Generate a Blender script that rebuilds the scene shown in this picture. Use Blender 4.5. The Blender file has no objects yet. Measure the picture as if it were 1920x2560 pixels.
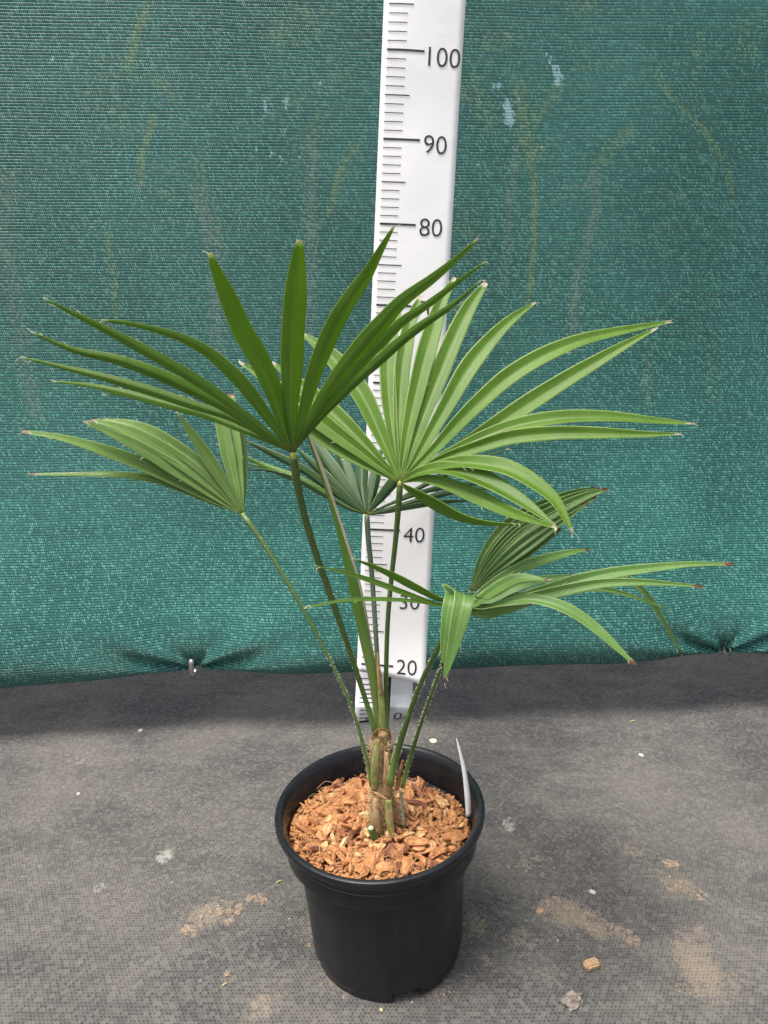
import bpy, bmesh, math, random
import numpy as np
from mathutils import Vector, Matrix, noise as mnoise

random.seed(11)
rng = np.random.default_rng(5)
SC = bpy.context.scene
COL = SC.collection
R = math.radians

# ---------------------------------------------------------------- camera
F_PX, CAM_H, TILT = 1923.0, 0.788, R(17.5)
cam_data = bpy.data.cameras.new('camera')
cam = bpy.data.objects.new('camera', cam_data)
COL.objects.link(cam)
cam_data.sensor_fit = 'VERTICAL'
cam_data.sensor_height = 24.0
cam_data.sensor_width = 18.0
cam_data.lens = 24.0 * F_PX / 2560.0
cam_data.clip_start = 0.02
cam_data.clip_end = 200
cam.location = (0, 0, CAM_H)
cam.rotation_euler = (math.pi / 2 - TILT, 0, 0)
SC.camera = cam

# ---------------------------------------------------------------- sky, sun, exposure
world = bpy.data.worlds.new('World')
SC.world = world
world.use_nodes = True
wn = world.node_tree
wn.nodes.clear()
sky = wn.nodes.new('ShaderNodeTexSky')
sky.sky_type = 'NISHITA'
sky.sun_disc = False
SUN_EL, SUN_AZ = R(71), R(235)      # azimuth clockwise from +Y
sky.sun_elevation = SUN_EL
sky.sun_rotation = SUN_AZ
sky.air_density = 1.0
sky.dust_density = 6.0
sky.ozone_density = 1.0
bg = wn.nodes.new('ShaderNodeBackground')
bg.inputs['Strength'].default_value = 0.085
wo = wn.nodes.new('ShaderNodeOutputWorld')
hs = wn.nodes.new('ShaderNodeHueSaturation')     # thin even cloud: a greyer sky
hs.inputs['Saturation'].default_value = 0.45
wn.links.new(sky.outputs[0], hs.inputs['Color'])
wn.links.new(hs.outputs[0], bg.inputs[0])
wn.links.new(bg.outputs[0], wo.inputs[0])

sun_data = bpy.data.lights.new('sun', 'SUN')
sun_data.energy = 1.5
sun_data.angle = R(17)
sun_data.color = (1.0, 0.94, 0.84)
sun = bpy.data.objects.new('sun', sun_data)
COL.objects.link(sun)
sd = Vector((math.sin(SUN_AZ) * math.cos(SUN_EL), math.cos(SUN_AZ) * math.cos(SUN_EL), math.sin(SUN_EL)))
sun.rotation_euler = sd.to_track_quat('Z', 'Y').to_euler()

SC.view_settings.view_transform = 'Standard'
SC.view_settings.look = 'None'
SC.view_settings.gamma = 1
SC.view_settings.exposure = 1.32
SC.view_settings.use_curve_mapping = False

# ---------------------------------------------------------------- geometry helpers
CT, ST = math.cos(TILT), math.sin(TILT)

def P(u, v, y):
    """world point seen at photo position (u, v) that stands at distance y from the camera"""
    dx, dy = (u - 960.0) / F_PX, -(v - 1280.0) / F_PX
    yc, zc = CT + dy * ST, -ST + dy * CT
    t = y / yc
    return Vector((dx * t, y, CAM_H + zc * t))

def G(u, v, z=0.0):
    """world point of the ground (height z) at photo position (u, v)"""
    dx, dy = (u - 960.0) / F_PX, -(v - 1280.0) / F_PX
    yc, zc = CT + dy * ST, -ST + dy * CT
    t = (z - CAM_H) / zc
    return Vector((dx * t, yc * t, z))

def zdepth(p):
    return p.y * CT - (p.z - CAM_H) * ST

def link(name, me, mat=None, parent=None, label=None, cat=None, group=None, kind=None):
    o = bpy.data.objects.new(name, me)
    COL.objects.link(o)
    if mat is not None and me is not None and not me.materials:
        me.materials.append(mat)
    if parent is not None:
        o.parent = parent
    if label: o['label'] = label
    if cat: o['category'] = cat
    if group: o['group'] = group
    if kind: o['kind'] = kind
    return o

def empty(name, loc, label, cat, group=None):
    o = link(name, None, label=label, cat=cat, group=group)
    o.location = loc
    o.empty_display_size = 0.05
    return o

def place(o, parent):
    """parent while leaving world-space mesh data where it is"""
    o.parent = parent
    o.matrix_parent_inverse = Matrix.Translation(-parent.location)

def mesh(name, verts, faces, smooth=True, uv=None):
    me = bpy.data.meshes.new(name)
    me.from_pydata([tuple(v) for v in verts], [], faces)
    if smooth:
        me.polygons.foreach_set('use_smooth', [True] * len(me.polygons))
    if uv is not None:
        l = me.uv_layers.new(name='UVMap')
        idx = np.zeros(len(me.loops), dtype=np.int32)
        me.loops.foreach_get('vertex_index', idx)
        l.data.foreach_set('uv', np.asarray(uv, dtype=np.float32)[idx].ravel())
    me.update()
    return me

def catmull(pts, n):
    pts = [Vector(p) for p in pts]
    if len(pts) == 2:
        pts = [pts[0], pts[0].lerp(pts[1], .5), pts[1]]
    ext = [pts[0] * 2 - pts[1]] + pts + [pts[-1] * 2 - pts[-2]]
    dense = []
    for i in range(1, len(ext) - 2):
        a, b, c, d = ext[i - 1], ext[i], ext[i + 1], ext[i + 2]
        for k in range(12):
            t = k / 12
            dense.append(.5 * ((2 * b) + (c - a) * t + (2 * a - 5 * b + 4 * c - d) * t * t + (3 * b - a - 3 * c + d) * t ** 3))
    dense.append(ext[-2])
    L = [0]
    for i in range(1, len(dense)):
        L.append(L[-1] + (dense[i] - dense[i - 1]).length)
    out, j = [], 0
    for k in range(n):
        s = L[-1] * k / (n - 1)
        while j < len(L) - 2 and L[j + 1] < s:
            j += 1
        d = L[j + 1] - L[j]
        f = 0 if d < 1e-9 else (s - L[j]) / d
        out.append(dense[j].lerp(dense[j + 1], min(1, max(0, f))))
    return out

def tangents(c):
    return [(c[min(i + 1, len(c) - 1)] - c[max(i - 1, 0)]).normalized() for i in range(len(c))]

def tube(path, radii, sides=8, flat=1.0, up=Vector((0, -1, 0)), v0=0, cap=True):
    """verts, faces, uv of a tapered tube; flat squeezes it along the up direction"""
    vs, fs, uv = [], [], []
    tg = tangents(path)
    for i, (p, t) in enumerate(zip(path, tg)):
        s = t.cross(up)
        if s.length < 1e-4:
            s = t.cross(Vector((1, 0, 0)))
        s.normalize()
        n = s.cross(t).normalized()
        for k in range(sides):
            a = 2 * math.pi * k / sides
            vs.append(p + s * (math.cos(a) * radii[i]) + n * (math.sin(a) * radii[i] * flat))
            uv.append((k / sides, i / (len(path) - 1)))
    m = len(path)
    for i in range(m - 1):
        for k in range(sides):
            a, b = i * sides + k, i * sides + (k + 1) % sides
            fs.append((v0 + a, v0 + b, v0 + b + sides, v0 + a + sides))
    if cap:
        fs.append(tuple(v0 + k for k in reversed(range(sides))))
        fs.append(tuple(v0 + (m - 1) * sides + k for k in range(sides)))
    return vs, fs, uv

def lathe(profile, seg=96, skip=None):
    vs, fs = [], []
    for (r, z) in profile:
        for k in range(seg):
            a = 2 * math.pi * k / seg
            vs.append((r * math.sin(a), -r * math.cos(a), z))
    for i in range(len(profile) - 1):
        for k in range(seg):
            if skip and skip(i, k):
                continue
            k2 = (k + 1) % seg
            fs.append((i * seg + k, i * seg + k2, (i + 1) * seg + k2, (i + 1) * seg + k))
    return vs, fs

# ---------------------------------------------------------------- material helpers
class NB:
    def __init__(self, name):
        self.m = bpy.data.materials.new(name)
        self.m.use_nodes = True
        self.t = self.m.node_tree
        self.t.nodes.clear()
        self.out = self.t.nodes.new('ShaderNodeOutputMaterial')
    def n(self, kind, **kw):
        nd = self.t.nodes.new(kind)
        for k, v in kw.items():
            setattr(nd, k, v)
        return nd
    def put(self, sock, val):
        if val is None:
            return
        if isinstance(val, bpy.types.NodeSocket):
            self.t.links.new(val, sock)
        else:
            if sock.type == 'RGBA' and len(val) == 3:
                val = (*val, 1)
            sock.default_value = val
    def math(self, op, a, b=None, c=None, clamp=False):
        nd = self.n('ShaderNodeMath', operation=op, use_clamp=clamp)
        for i, x in enumerate((a, b, c)):
            self.put(nd.inputs[i], x)
        return nd.outputs[0]
    def mix(self, f, a, b, blend='MIX'):
        nd = self.n('ShaderNodeMix', data_type='RGBA', blend_type=blend, clamp_factor=True)
        self.put(nd.inputs[0], f)
        self.put(nd.inputs[6], a)
        self.put(nd.inputs[7], b)
        return nd.outputs[2]
    def noise(self, vec, scale, detail=3, rough=.55, dist=0, out=0):
        nd = self.n('ShaderNodeTexNoise')
        self.put(nd.inputs['Vector'], vec)
        nd.inputs['Scale'].default_value = scale
        nd.inputs['Detail'].default_value = detail
        nd.inputs['Roughness'].default_value = rough
        nd.inputs['Distortion'].default_value = dist
        return nd.outputs[out]
    def ramp(self, x, lo, hi, a=0., b=1., interp='SMOOTHSTEP'):
        nd = self.n('ShaderNodeMapRange', interpolation_type=interp, clamp=True) if interp == 'LINEAR' else self.n('ShaderNodeMapRange', interpolation_type=interp)
        self.put(nd.inputs[0], x)
        for i, val in enumerate((lo, hi, a, b)):
            self.put(nd.inputs[i + 1], val)
        return nd.outputs[0]
    def mapping(self, vec, scale=(1, 1, 1), rot=(0, 0, 0), loc=(0, 0, 0)):
        nd = self.n('ShaderNodeMapping')
        self.put(nd.inputs[0], vec)
        nd.inputs[1].default_value = loc
        nd.inputs[2].default_value = rot
        nd.inputs[3].default_value = scale
        return nd.outputs[0]
    def sep(self, vec):
        nd = self.n('ShaderNodeSeparateXYZ')
        self.put(nd.inputs[0], vec)
        return nd.outputs
    def comb(self, x, y, z=0.):
        nd = self.n('ShaderNodeCombineXYZ')
        for i, q in enumerate((x, y, z)):
            self.put(nd.inputs[i], q)
        return nd.outputs[0]
    def coord(self, which='Object'):
        return self.n('ShaderNodeTexCoord').outputs[which]
    def rand(self):
        return self.n('ShaderNodeObjectInfo').outputs['Random']
    def bump(self, h, strength=.5, dist=.001, normal=None):
        nd = self.n('ShaderNodeBump')
        nd.inputs['Strength'].default_value = strength
        nd.inputs['Distance'].default_value = dist
        self.put(nd.inputs['Height'], h)
        if normal is not None:
            self.put(nd.inputs['Normal'], normal)
        return nd.outputs[0]
    def attr(self, name, out='Color'):
        return self.n('ShaderNodeAttribute', attribute_name=name).outputs[out]
    def bsdf(self, color, rough=.5, spec=.5, normal=None, trans_color=None, trans=0., **kw):
        b = self.n('ShaderNodeBsdfPrincipled')
        self.put(b.inputs['Base Color'], color)
        self.put(b.inputs['Roughness'], rough)
        self.put(b.inputs['Specular IOR Level'], spec)
        if normal is not None:
            self.put(b.inputs['Normal'], normal)
        for k, v in kw.items():
            self.put(b.inputs[k], v)
        s = b.outputs[0]
        if trans_color is not None:
            tr = self.n('ShaderNodeBsdfTranslucent')
            self.put(tr.inputs[0], trans_color)
            if normal is not None:
                self.put(tr.inputs[1], normal)
            mx = self.n('ShaderNodeMixShader')
            self.put(mx.inputs[0], trans)
            self.t.links.new(s, mx.inputs[1])
            self.t.links.new(tr.outputs[0], mx.inputs[2])
            s = mx.outputs[0]
        self.t.links.new(s, self.out.inputs[0])
        return self.m

def plain(name, col, rough=.5, spec=.5, var=.15, scale=60, bump=0.):
    b = NB(name)
    o = b.coord()
    nz = b.noise(o, scale, 4)
    c = b.mix(b.ramp(nz, .3, .7), tuple(x * (1 - var) for x in col), tuple(min(1, x * (1 + var)) for x in col))
    nrm = b.bump(nz, bump, .002) if bump else None
    return b.bsdf(c, rough, spec, nrm)

# --- woven ground cover
def mat_ground():
    b = NB('woven_ground_cover')
    o = b.coord()
    x, y, z = b.sep(o)
    wob = b.noise(o, 9, 2)
    px = b.math('MULTIPLY', x, 1 / .0046)
    py = b.math('MULTIPLY', b.math('ADD', y, b.math('MULTIPLY', wob, .004)), 1 / .0041)
    row = b.math('FLOOR', py)
    off = b.math('MULTIPLY', b.math('MODULO', b.math('ABSOLUTE', row), 2.), .5)
    cx = b.math('ADD', px, off)
    fx = b.math('SUBTRACT', b.math('FRACT', cx), .5)
    fy = b.math('SUBTRACT', b.math('FRACT', py), .5)
    # small dark gap where the tapes cross
    d = b.math('SQRT', b.math('ADD', b.math('POWER', b.math('MULTIPLY', fx, 1.15), 2.), b.math('POWER', b.math('MULTIPLY', fy, 1.0), 2.)))
    wn_ = b.n('ShaderNodeTexWhiteNoise', noise_dimensions='2D')
    b.put(wn_.inputs[0], b.comb(b.math('FLOOR', cx), row))
    jit = wn_.outputs[0]
    hole = b.ramp(b.math('ADD', d, b.math('MULTIPLY', b.math('SUBTRACT', jit, .5), .22)), .12, .38, 1., 0.)
    big = b.noise(o, 3.2, 5, .6, .4)
    mid = b.noise(b.mapping(o, (1, 2.2, 1), (0, 0, .5)), 11, 5, .65, .6)
    fine = b.noise(o, 260, 3, .7)
    dust = b.math('ADD', b.math('MULTIPLY', big, .6), b.math('MULTIPLY', mid, .4))
    dust = b.ramp(dust, .37, .65)
    tape = b.mix(dust, (.055, .055, .057), (.165, .152, .136))
    tape = b.mix(b.math('MULTIPLY', fine, .55), tape, (.04, .04, .041))
    thr = b.noise(b.mapping(o, (1500, 120, 1)), 1., 2, .6)         # flat warp tapes
    tape = b.mix(b.math('MULTIPLY', b.ramp(thr, .4, .7), .35), tape, (.22, .21, .20))
    tape = b.mix(b.math('MULTIPLY', b.math('POWER', jit, 3.), .30), tape, (.24, .23, .215))
    gap = b.mix(dust, (.020, .021, .023), (.055, .052, .048))
    c = b.mix(b.math('MULTIPLY', hole, .64), tape, gap)
    # soil marks painted as an attribute (own shapes), broken up by noise
    soil = b.attr('soil', 'Fac')
    brk = b.noise(o, 110, 6, .8)
    sm = b.ramp(b.math('ADD', soil, b.math('MULTIPLY', b.math('SUBTRACT', brk, .5), 2.4)), .38, .78)
    sm = b.math('MULTIPLY', sm, b.math('SUBTRACT', 1., b.math('MULTIPLY', hole, .55)))
    sc_ = b.mix(b.noise(o, 120, 4, .7), (.12, .100, .080), (.31, .262, .215))
    c = b.mix(b.math('MULTIPLY', sm, b.ramp(soil, .05, .45, 0., .95)), c, sc_)
    chalk = b.attr('chalk', 'Fac')
    cm = b.ramp(b.math('ADD', chalk, b.math('MULTIPLY', b.math('SUBTRACT', brk, .5), 2.6)), .50, 1.05)
    c = b.mix(b.math('MULTIPLY', cm, .6), c, (.42, .41, .37))
    # pale grit specks
    vo = b.n('ShaderNodeTexVoronoi', feature='F1')
    b.put(vo.inputs['Vector'], o)
    vo.inputs['Scale'].default_value = 42
    g = b.math('LESS_THAN', vo.outputs['Distance'], .032)
    g = b.math('MULTIPLY', g, b.math('GREATER_THAN', b.sep(vo.outputs['Color'])[0], .86))
    c = b.mix(b.math('MULTIPLY', g, .8), c, (.55, .53, .48))
    h = b.math('ADD', b.math('MULTIPLY', hole, -1.), b.math('MULTIPLY', sm, .5))
    nrm = b.bump(h, .5, .0012)
    return b.bsdf(c, .72, .28, nrm)

# --- knitted shade net
def mat_net():
    b = NB('knitted_shade_net')
    uv = b.coord('UV')
    u, v, _ = b.sep(uv)
    wob = b.noise(uv, 14, 2)
    r = b.math('ADD', b.math('MULTIPLY', v, 1 / .0045), b.math('MULTIPLY', wob, .7))
    row = b.math('FLOOR', r)
    fr = b.math('FRACT', r)
    e = b.math('ABSOLUTE', b.math('SUBTRACT', fr, .5))
    line = b.ramp(e, .30, .49)                      # dark gap between the courses
    cc = b.math('ADD', b.math('MULTIPLY', u, 1 / .0031), b.math('ADD', b.math('MULTIPLY', fr, .75), b.math('MULTIPLY', row, .37)))
    fc = b.math('ABSOLUTE', b.math('SUBTRACT', b.math('FRACT', cc), .5))
    w = b.n('ShaderNodeTexWhiteNoise', noise_dimensions='2D')
    b.put(w.inputs[0], b.comb(b.math('FLOOR', cc), row))
    rnd = w.outputs[0]
    w2 = b.n('ShaderNodeTexWhiteNoise', noise_dimensions='1D')
    b.put(w2.inputs['W'], row)
    rowr = w2.outputs[0]
    loop = b.ramp(fc, .12, .46, 1., 0.)
    big = b.noise(b.mapping(uv, (1, .8, 1)), 4.5, 4, .55)
    yarn = b.mix(b.ramp(big, .35, .68), (.018, .110, .097), (.032, .156, .139))
    spark = b.math('MULTIPLY', b.math('POWER', rnd, 3.5), loop)  # glints on single stitches, painted into the yarn colour
    yarn = b.mix(b.math('MULTIPLY', spark, .85), yarn, (.19, .50, .42))
    yarn = b.mix(b.math('MULTIPLY', b.math('MULTIPLY', loop, .25), rowr), yarn, (.09, .30, .25))
    # stains with their own shapes
    st = b.attr('stain', 'Color')
    s3 = b.n('ShaderNodeSeparateColor')
    b.put(s3.inputs[0], st)
    nz = b.math('ADD', b.math('MULTIPLY', b.noise(uv, 60, 5, .85), .75), b.math('MULTIPLY', rnd, .25))
    def stain(ch, lo, hi, amt, col, base):
        m = b.ramp(b.math('ADD', s3.outputs[ch], b.math('MULTIPLY', b.math('SUBTRACT', nz, .5), 2.0)), lo, hi)
        m = b.math('MULTIPLY', m, b.ramp(s3.outputs[ch], .02, .3))
        return b.mix(b.math('MULTIPLY', m, amt), base, col)
    yarn = stain(0, .1, 1.2, .50, (.27, .36, .11), yarn)
    yarn = stain(1, .2, 1.2, .42, (.26, .31, .25), yarn)
    yarn = stain(2, .35, .9, .85, (.33, .56, .62), yarn)
    c = b.mix(b.math('MULTIPLY', line, .78), yarn, (.002, .020, .017))
    h = b.math('SUBTRACT', b.math('MULTIPLY', loop, .5), line)
    nrm = b.bump(h, .75, .0018)
    return b.bsdf(c, b.math('SUBTRACT', .46, b.math('MULTIPLY', rnd, .22)), .42, nrm)

def mat_leaf(name, ca, cb, tip, trans=.30, tipstart=.965, rough=.36):
    b = NB(name)
    uv = b.coord('UV')
    u, v, _ = b.sep(uv)
    rnd = b.rand()
    o = b.coord()
    vein = b.noise(b.comb(b.math('ADD', b.math('MULTIPLY', u, 44.), b.math('MULTIPLY', rnd, 90.)), b.math('MULTIPLY', v, 1.3), rnd), 1.0, 3, .7)
    blot = b.noise(o, 28, 4, .6)
    c = b.mix(b.ramp(blot, .3, .72), ca, cb)
    c = b.mix(b.math('MULTIPLY', b.ramp(vein, .42, .70), .40), c, tuple(min(1, x * 1.75 + q) for x, q in zip(cb, (.012, .010, .0))))
    c = b.mix(b.math('MULTIPLY', b.ramp(vein, .50, .26), .45), c, tuple(x * .55 for x in ca))
    c = b.mix(b.math('MULTIPLY', rnd, .25), c, tuple(x * 1.45 for x in cb))
    # pale midrib near the hub and pale margins
    um = b.math('ABSOLUTE', b.math('SUBTRACT', u, .5))
    rib = b.math('MULTIPLY', b.ramp(um, .0, .055, 1., 0.), b.ramp(v, .0, .9, .75, .12))
    c = b.mix(rib, c, (.42, .50, .20))
    edge = b.math('MULTIPLY', b.ramp(um, .445, .49), .62)
    c = b.mix(edge, c, (.48, .55, .25))
    base = b.ramp(v, .0, .07, .75, 0.)
    c = b.mix(base, c, (.34, .40, .10))
    spk = b.noise(o, 340, 2, .5)
    c = b.mix(b.math('MULTIPLY', b.ramp(spk, .70, .76), .45), c, (.36, .36, .16))
    dirt = b.noise(o, 55, 5, .7)
    c = b.mix(b.math('MULTIPLY', b.ramp(dirt, .60, .74), .30), c, (.26, .29, .15))
    tn = b.math('ADD', v, b.math('MULTIPLY', b.math('SUBTRACT', blot, .5), .05))
    c = b.mix(b.ramp(tn, tipstart, tipstart + .02), c, tip)
    hv = b.math('ADD', b.math('MULTIPLY', vein, 1.), b.math('MULTIPLY', blot, .2))
    nrm = b.bump(hv, .35, .0006)
    tc = b.mix(.6, c, (.42, .62, .03))
    return b.bsdf(c, b.math('ADD', rough, b.math('MULTIPLY', blot, .12)), .5, nrm, tc, trans)

def mat_chip(name, ca, cb):
    b = NB(name)
    o = b.coord()
    rnd = b.rand()
    fib = b.noise(b.mapping(o, (90, 900, 700)), 1., 4, .7, .4)
    blot = b.noise(o, 180, 3)
    c = b.mix(rnd, ca, cb)
    c = b.mix(b.ramp(fib, .42, .72), c, tuple(min(1, x * 1.45 + .02) for x in cb))
    c = b.mix(b.math('MULTIPLY', b.ramp(blot, .55, .3), .6), c, tuple(x * .42 for x in ca))
    return b.bsdf(c, .85, .2, b.bump(fib, .9, .0012))

M = {}
M['ground'] = mat_ground()
M['net'] = mat_net()
PALE = (.62, .58, .44)
BROWN = (.20, .10, .055)
M['leaf_back'] = mat_leaf('leaf_underside_green', (.095, .200, .024), (.140, .265, .040), PALE, .58, .972, .31)
M['leaf_top'] = mat_leaf('leaf_bright_green', (.078, .180, .016), (.130, .255, .028), PALE, .42, .965, .36)
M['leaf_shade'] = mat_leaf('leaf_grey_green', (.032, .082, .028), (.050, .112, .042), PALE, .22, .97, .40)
M['leaf_gloss'] = mat_leaf('leaf_glossy_green', (.115, .215, .045), (.170, .285, .080), BROWN, .20, .968, .17)  # base colour lightened to carry part of the pale sheen
M['leaf_brown'] = mat_leaf('leaf_brown_tipped', (.080, .180, .034), (.120, .240, .056), BROWN, .22, .955, .33)

def mat_stalk(name, ca, cb, low=None):
    b = NB(name)
    uv = b.coord('UV')
    u, v, _ = b.sep(uv)
    nz = b.noise(b.comb(b.math('MULTIPLY', u, 14.), b.math('MULTIPLY', v, 5.)), 2., 4, .65)
    sp = b.noise(b.coord(), 420, 2, .6)
    c = b.mix(b.ramp(nz, .3, .7), ca, cb)
    c = b.mix(b.math('MULTIPLY', b.ramp(sp, .62, .72), .5), c, (.45, .48, .30))
    if low:
        c = b.mix(b.ramp(v, .0, .22, 1., 0.), c, low)
    return b.bsdf(c, .38, .5, b.bump(nz, .3, .0008))
M['stalk'] = mat_stalk('dark_leaf_stalk', (.042, .085, .018), (.080, .145, .030), (.15, .25, .055))
M['stalk_pale'] = mat_stalk('pale_leaf_stalk', (.075, .135, .035), (.115, .19, .055), (.20, .30, .08))
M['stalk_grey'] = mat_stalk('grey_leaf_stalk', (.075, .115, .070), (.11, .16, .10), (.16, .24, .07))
M['thorn'] = plain('pale_thorns', (.66, .64, .46), .6)
M['hub'] = plain('hub_yellow_green', (.33, .36, .07), .45)
M['fibre'] = plain('trunk_fibre', (.58, .42, .25), .85, .2)
M['coir_fibre'] = plain('coir_fibre', (.66, .42, .19), .8, .2)
M['sheath'] = plain('dry_sheath', (.33, .17, .075), .7, .3, .4, 90, .5)
M['sheath_green'] = plain('green_sheath', (.30, .36, .11), .5, .4, .35, 70, .4)
M['white_pulp'] = plain('cut_pulp', (.62, .62, .42), .7)

def mat_spear():
    b = NB('spear_leaf')
    uv = b.coord('UV')
    u, v, _ = b.sep(uv)
    nz = b.noise(b.comb(b.math('MULTIPLY', u, 16.), b.math('MULTIPLY', v, 2.5)), 1.3, 3, .7)
    c = b.mix(b.ramp(nz, .3, .7), (.075, .18, .022), (.14, .28, .045))
    beige = b.ramp(b.math('ADD', b.math('COSINE', b.math('MULTIPLY', u, 6.2832)), b.math('ADD', b.math('MULTIPLY', b.math('SUBTRACT', nz, .5), .5), b.ramp(v, .3, 1., -.2, .75))), .56, .70)
    c = b.mix(beige, c, b.mix(b.ramp(nz, .30, .55), (.44, .34, .20), (.70, .63, .46)))
    c = b.mix(b.ramp(v, .0, .5, .85, 0.), c, (.30, .37, .11))
    return b.bsdf(c, .42, .45, b.bump(nz, .5, .001), b.mix(.5, c, (.25, .4, .03)), .15)
M['spear'] = mat_spear()

def mat_pot():
    b = NB('black_pot_plastic')
    o = b.coord()
    x, y, z = b.sep(o)
    streak = b.noise(b.mapping(o, (60, 60, 5)), 1., 3, .6)
    sp = b.noise(o, 330, 2, .5)
    sm = b.noise(o, 22, 4, .6)
    c = b.mix(b.ramp(streak, .35, .75), (.0092, .0108, .0140), (.0145, .0168, .0210))
    c = b.mix(b.math('MULTIPLY', b.ramp(sp, .735, .78), .55), c, (.16, .15, .14))
    c = b.mix(b.math('MULTIPLY', b.ramp(sm, .56, .75), b.ramp(z, .0, .06, .30, .05)), c, (.06, .052, .045))
    rg = b.ramp(sm, .3, .7, .24, .38)
    ring = b.math('SINE', b.math('MULTIPLY', z, 2600.))
    return b.bsdf(c, rg, .34, b.bump(b.math('ADD', b.math('MULTIPLY', ring, .04), streak), .10, .001))
M['pot'] = mat_pot()
M['pole'] = plain('black_pole', (.012, .012, .013), .45)
def mat_paper():
    b = NB('white_vinyl_sheet')
    o = b.coord()
    nz = b.noise(o, 16, 4, .5, .6)
    c = b.mix(b.ramp(nz, .58, .72), (.85, .85, .86), (.79, .785, .78))
    d = b.noise(o, 210, 2)
    c = b.mix(b.math('MULTIPLY', b.ramp(d, .76, .80), .35), c, (.30, .26, .22))
    return b.bsdf(c, .30, .45, b.bump(nz, .25, .004))
M['paper'] = mat_paper()
M['ink'] = plain('black_ink', (.022, .020, .024), .5)
M['tag'] = plain('white_plastic_tag', (.72, .72, .73), .35, .5, .06)
M['metal'] = plain('grey_metal', (.45, .45, .46), .32)
M['metal'].node_tree.nodes['Principled BSDF'].inputs['Metallic'].default_value = .9
M['dark_metal'] = plain('dark_metal', (.06, .07, .07), .5)
M['chip'] = mat_chip('coconut_husk', (.35, .140, .058), (.54, .262, .115))
M['chip_pale'] = mat_chip('pale_coconut_husk', (.48, .26, .115), (.66, .41, .21))
M['chip_dark'] = mat_chip('dark_bark_chip', (.15, .060, .032), (.30, .13, .075))
M['soilbed'] = plain('mulch_bed', (.13, .055, .022), .95, .1, .5, 140, .8)
M['soil'] = plain('dry_soil', (.24, .192, .150), .95, .1, .3, 260, .8)
M['clod'] = plain('grey_clod', (.20, .175, .155), .95, .1, .4, 200, .8)
M['pellet'] = plain('pressed_pellet', (.40, .27, .16), .9, .15, .25, 300, .7)
M['grit'] = plain('pale_grit', (.56, .53, .46), .8, .2)
M['straw'] = plain('straw', (.52, .45, .22), .7, .2)

# ---------------------------------------------------------------- ground sheet
def grid_mesh(name, xs, ys, zf):
    nx, ny = len(xs), len(ys)
    vs = [(x, y, zf(x, y)) for y in ys for x in xs]
    fs = [(j * nx + i, j * nx + i + 1, (j + 1) * nx + i + 1, (j + 1) * nx + i) for j in range(ny - 1) for i in range(nx - 1)]
    return mesh(name, vs, fs)

def spread(lo, hi, step, far, k=1.35):
    core = list(np.arange(lo, hi + 1e-6, step))
    a, s = [], step
    while lo - sum(a) > -far and len(a) < 60:
        s *= k; a.append(s)
    left, acc = [], lo
    for d in a:
        acc -= d; left.append(acc)
    right, acc = [], core[-1]
    for d in a:
        acc += d; right.append(acc)
    return left[::-1] + core + right

def zground(x, y):
    z = .0045 * (mnoise.noise(Vector((x * 3.1, y * 5.0, 1.3)))) + .0016 * mnoise.noise(Vector((x * 11 + y * 5, y * 15, 7)))
    d = math.hypot(x - .005, y - .748)
    return z * min(1, max(0, (d - .07) / .08)) - .0

gx, gy = spread(-.85, .85, .0075, 14), spread(.42, 1.5, .0075, 14)
gme = grid_mesh('ground_cover', gx, gy, zground)
gxy = np.array([(x, y) for y in gy for x in gx])
def blob(px, py, rx, ry, ang=0.):
    """soft elliptical mark on the ground round the photo position (radii in photo pixels)"""
    c = G(px, py)
    s = zdepth(c) / F_PX
    dx, dy = gxy[:, 0] - c.x, gxy[:, 1] - c.y
    sy = s / math.sin(TILT + math.atan((py - 1280) / F_PX))
    ca, sa = math.cos(ang), math.sin(ang)
    a, b_ = (dx * ca + dy * sa) / (rx * s), (-dx * sa + dy * ca) / (ry * sy)
    return np.exp(-(a * a + b_ * b_) * 1.1)
soil = np.zeros(len(gxy))
for q in [(520, 2285, 75, 40, .3, .95), (650, 2252, 30, 14, -.3, .8), (1330, 2150, 80, 30, 0, .55), (1300, 2110, 60, 45, 0, .45),
          (1420, 2280, 110, 45, -.45, .95), (1500, 2320, 90, 30, -.5, .85), (1580, 2130, 70, 25, -.5, .6), (1690, 2210, 70, 40, -.6, .7),
          (1750, 2330, 40, 30, 0, .7), (1745, 2410, 70, 95, .1, 1.0), (1730, 2360, 60, 40, 0, .7), (1820, 2450, 70, 40, 0, .6),
          (1190, 2310, 50, 40, 0, .7), (1210, 2400, 60, 40, 0, .6), (770, 2330, 45, 30, 0, .6), (660, 2510, 60, 30, 0, .8), (640, 2540, 60, 20, 0, .6),
          (700, 2480, 40, 18, 0, .55), (560, 2450, 18, 12, 0, .7), (1270, 2060, 25, 25, 0, .6), (1300, 2350, 70, 45, -.4, .6), (1180, 2530, 20, 15, 0, .7),
          (1310, 2460, 50, 25, 0, .35), (1100, 2480, 40, 18, 0, .5), (830, 2470, 60, 20, -.5, .55), (1480, 2190, 70, 30, -.4, .4)]:
    soil = np.maximum(soil, blob(*q[:5]) * q[5])
chalk = np.zeros(len(gxy))
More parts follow.
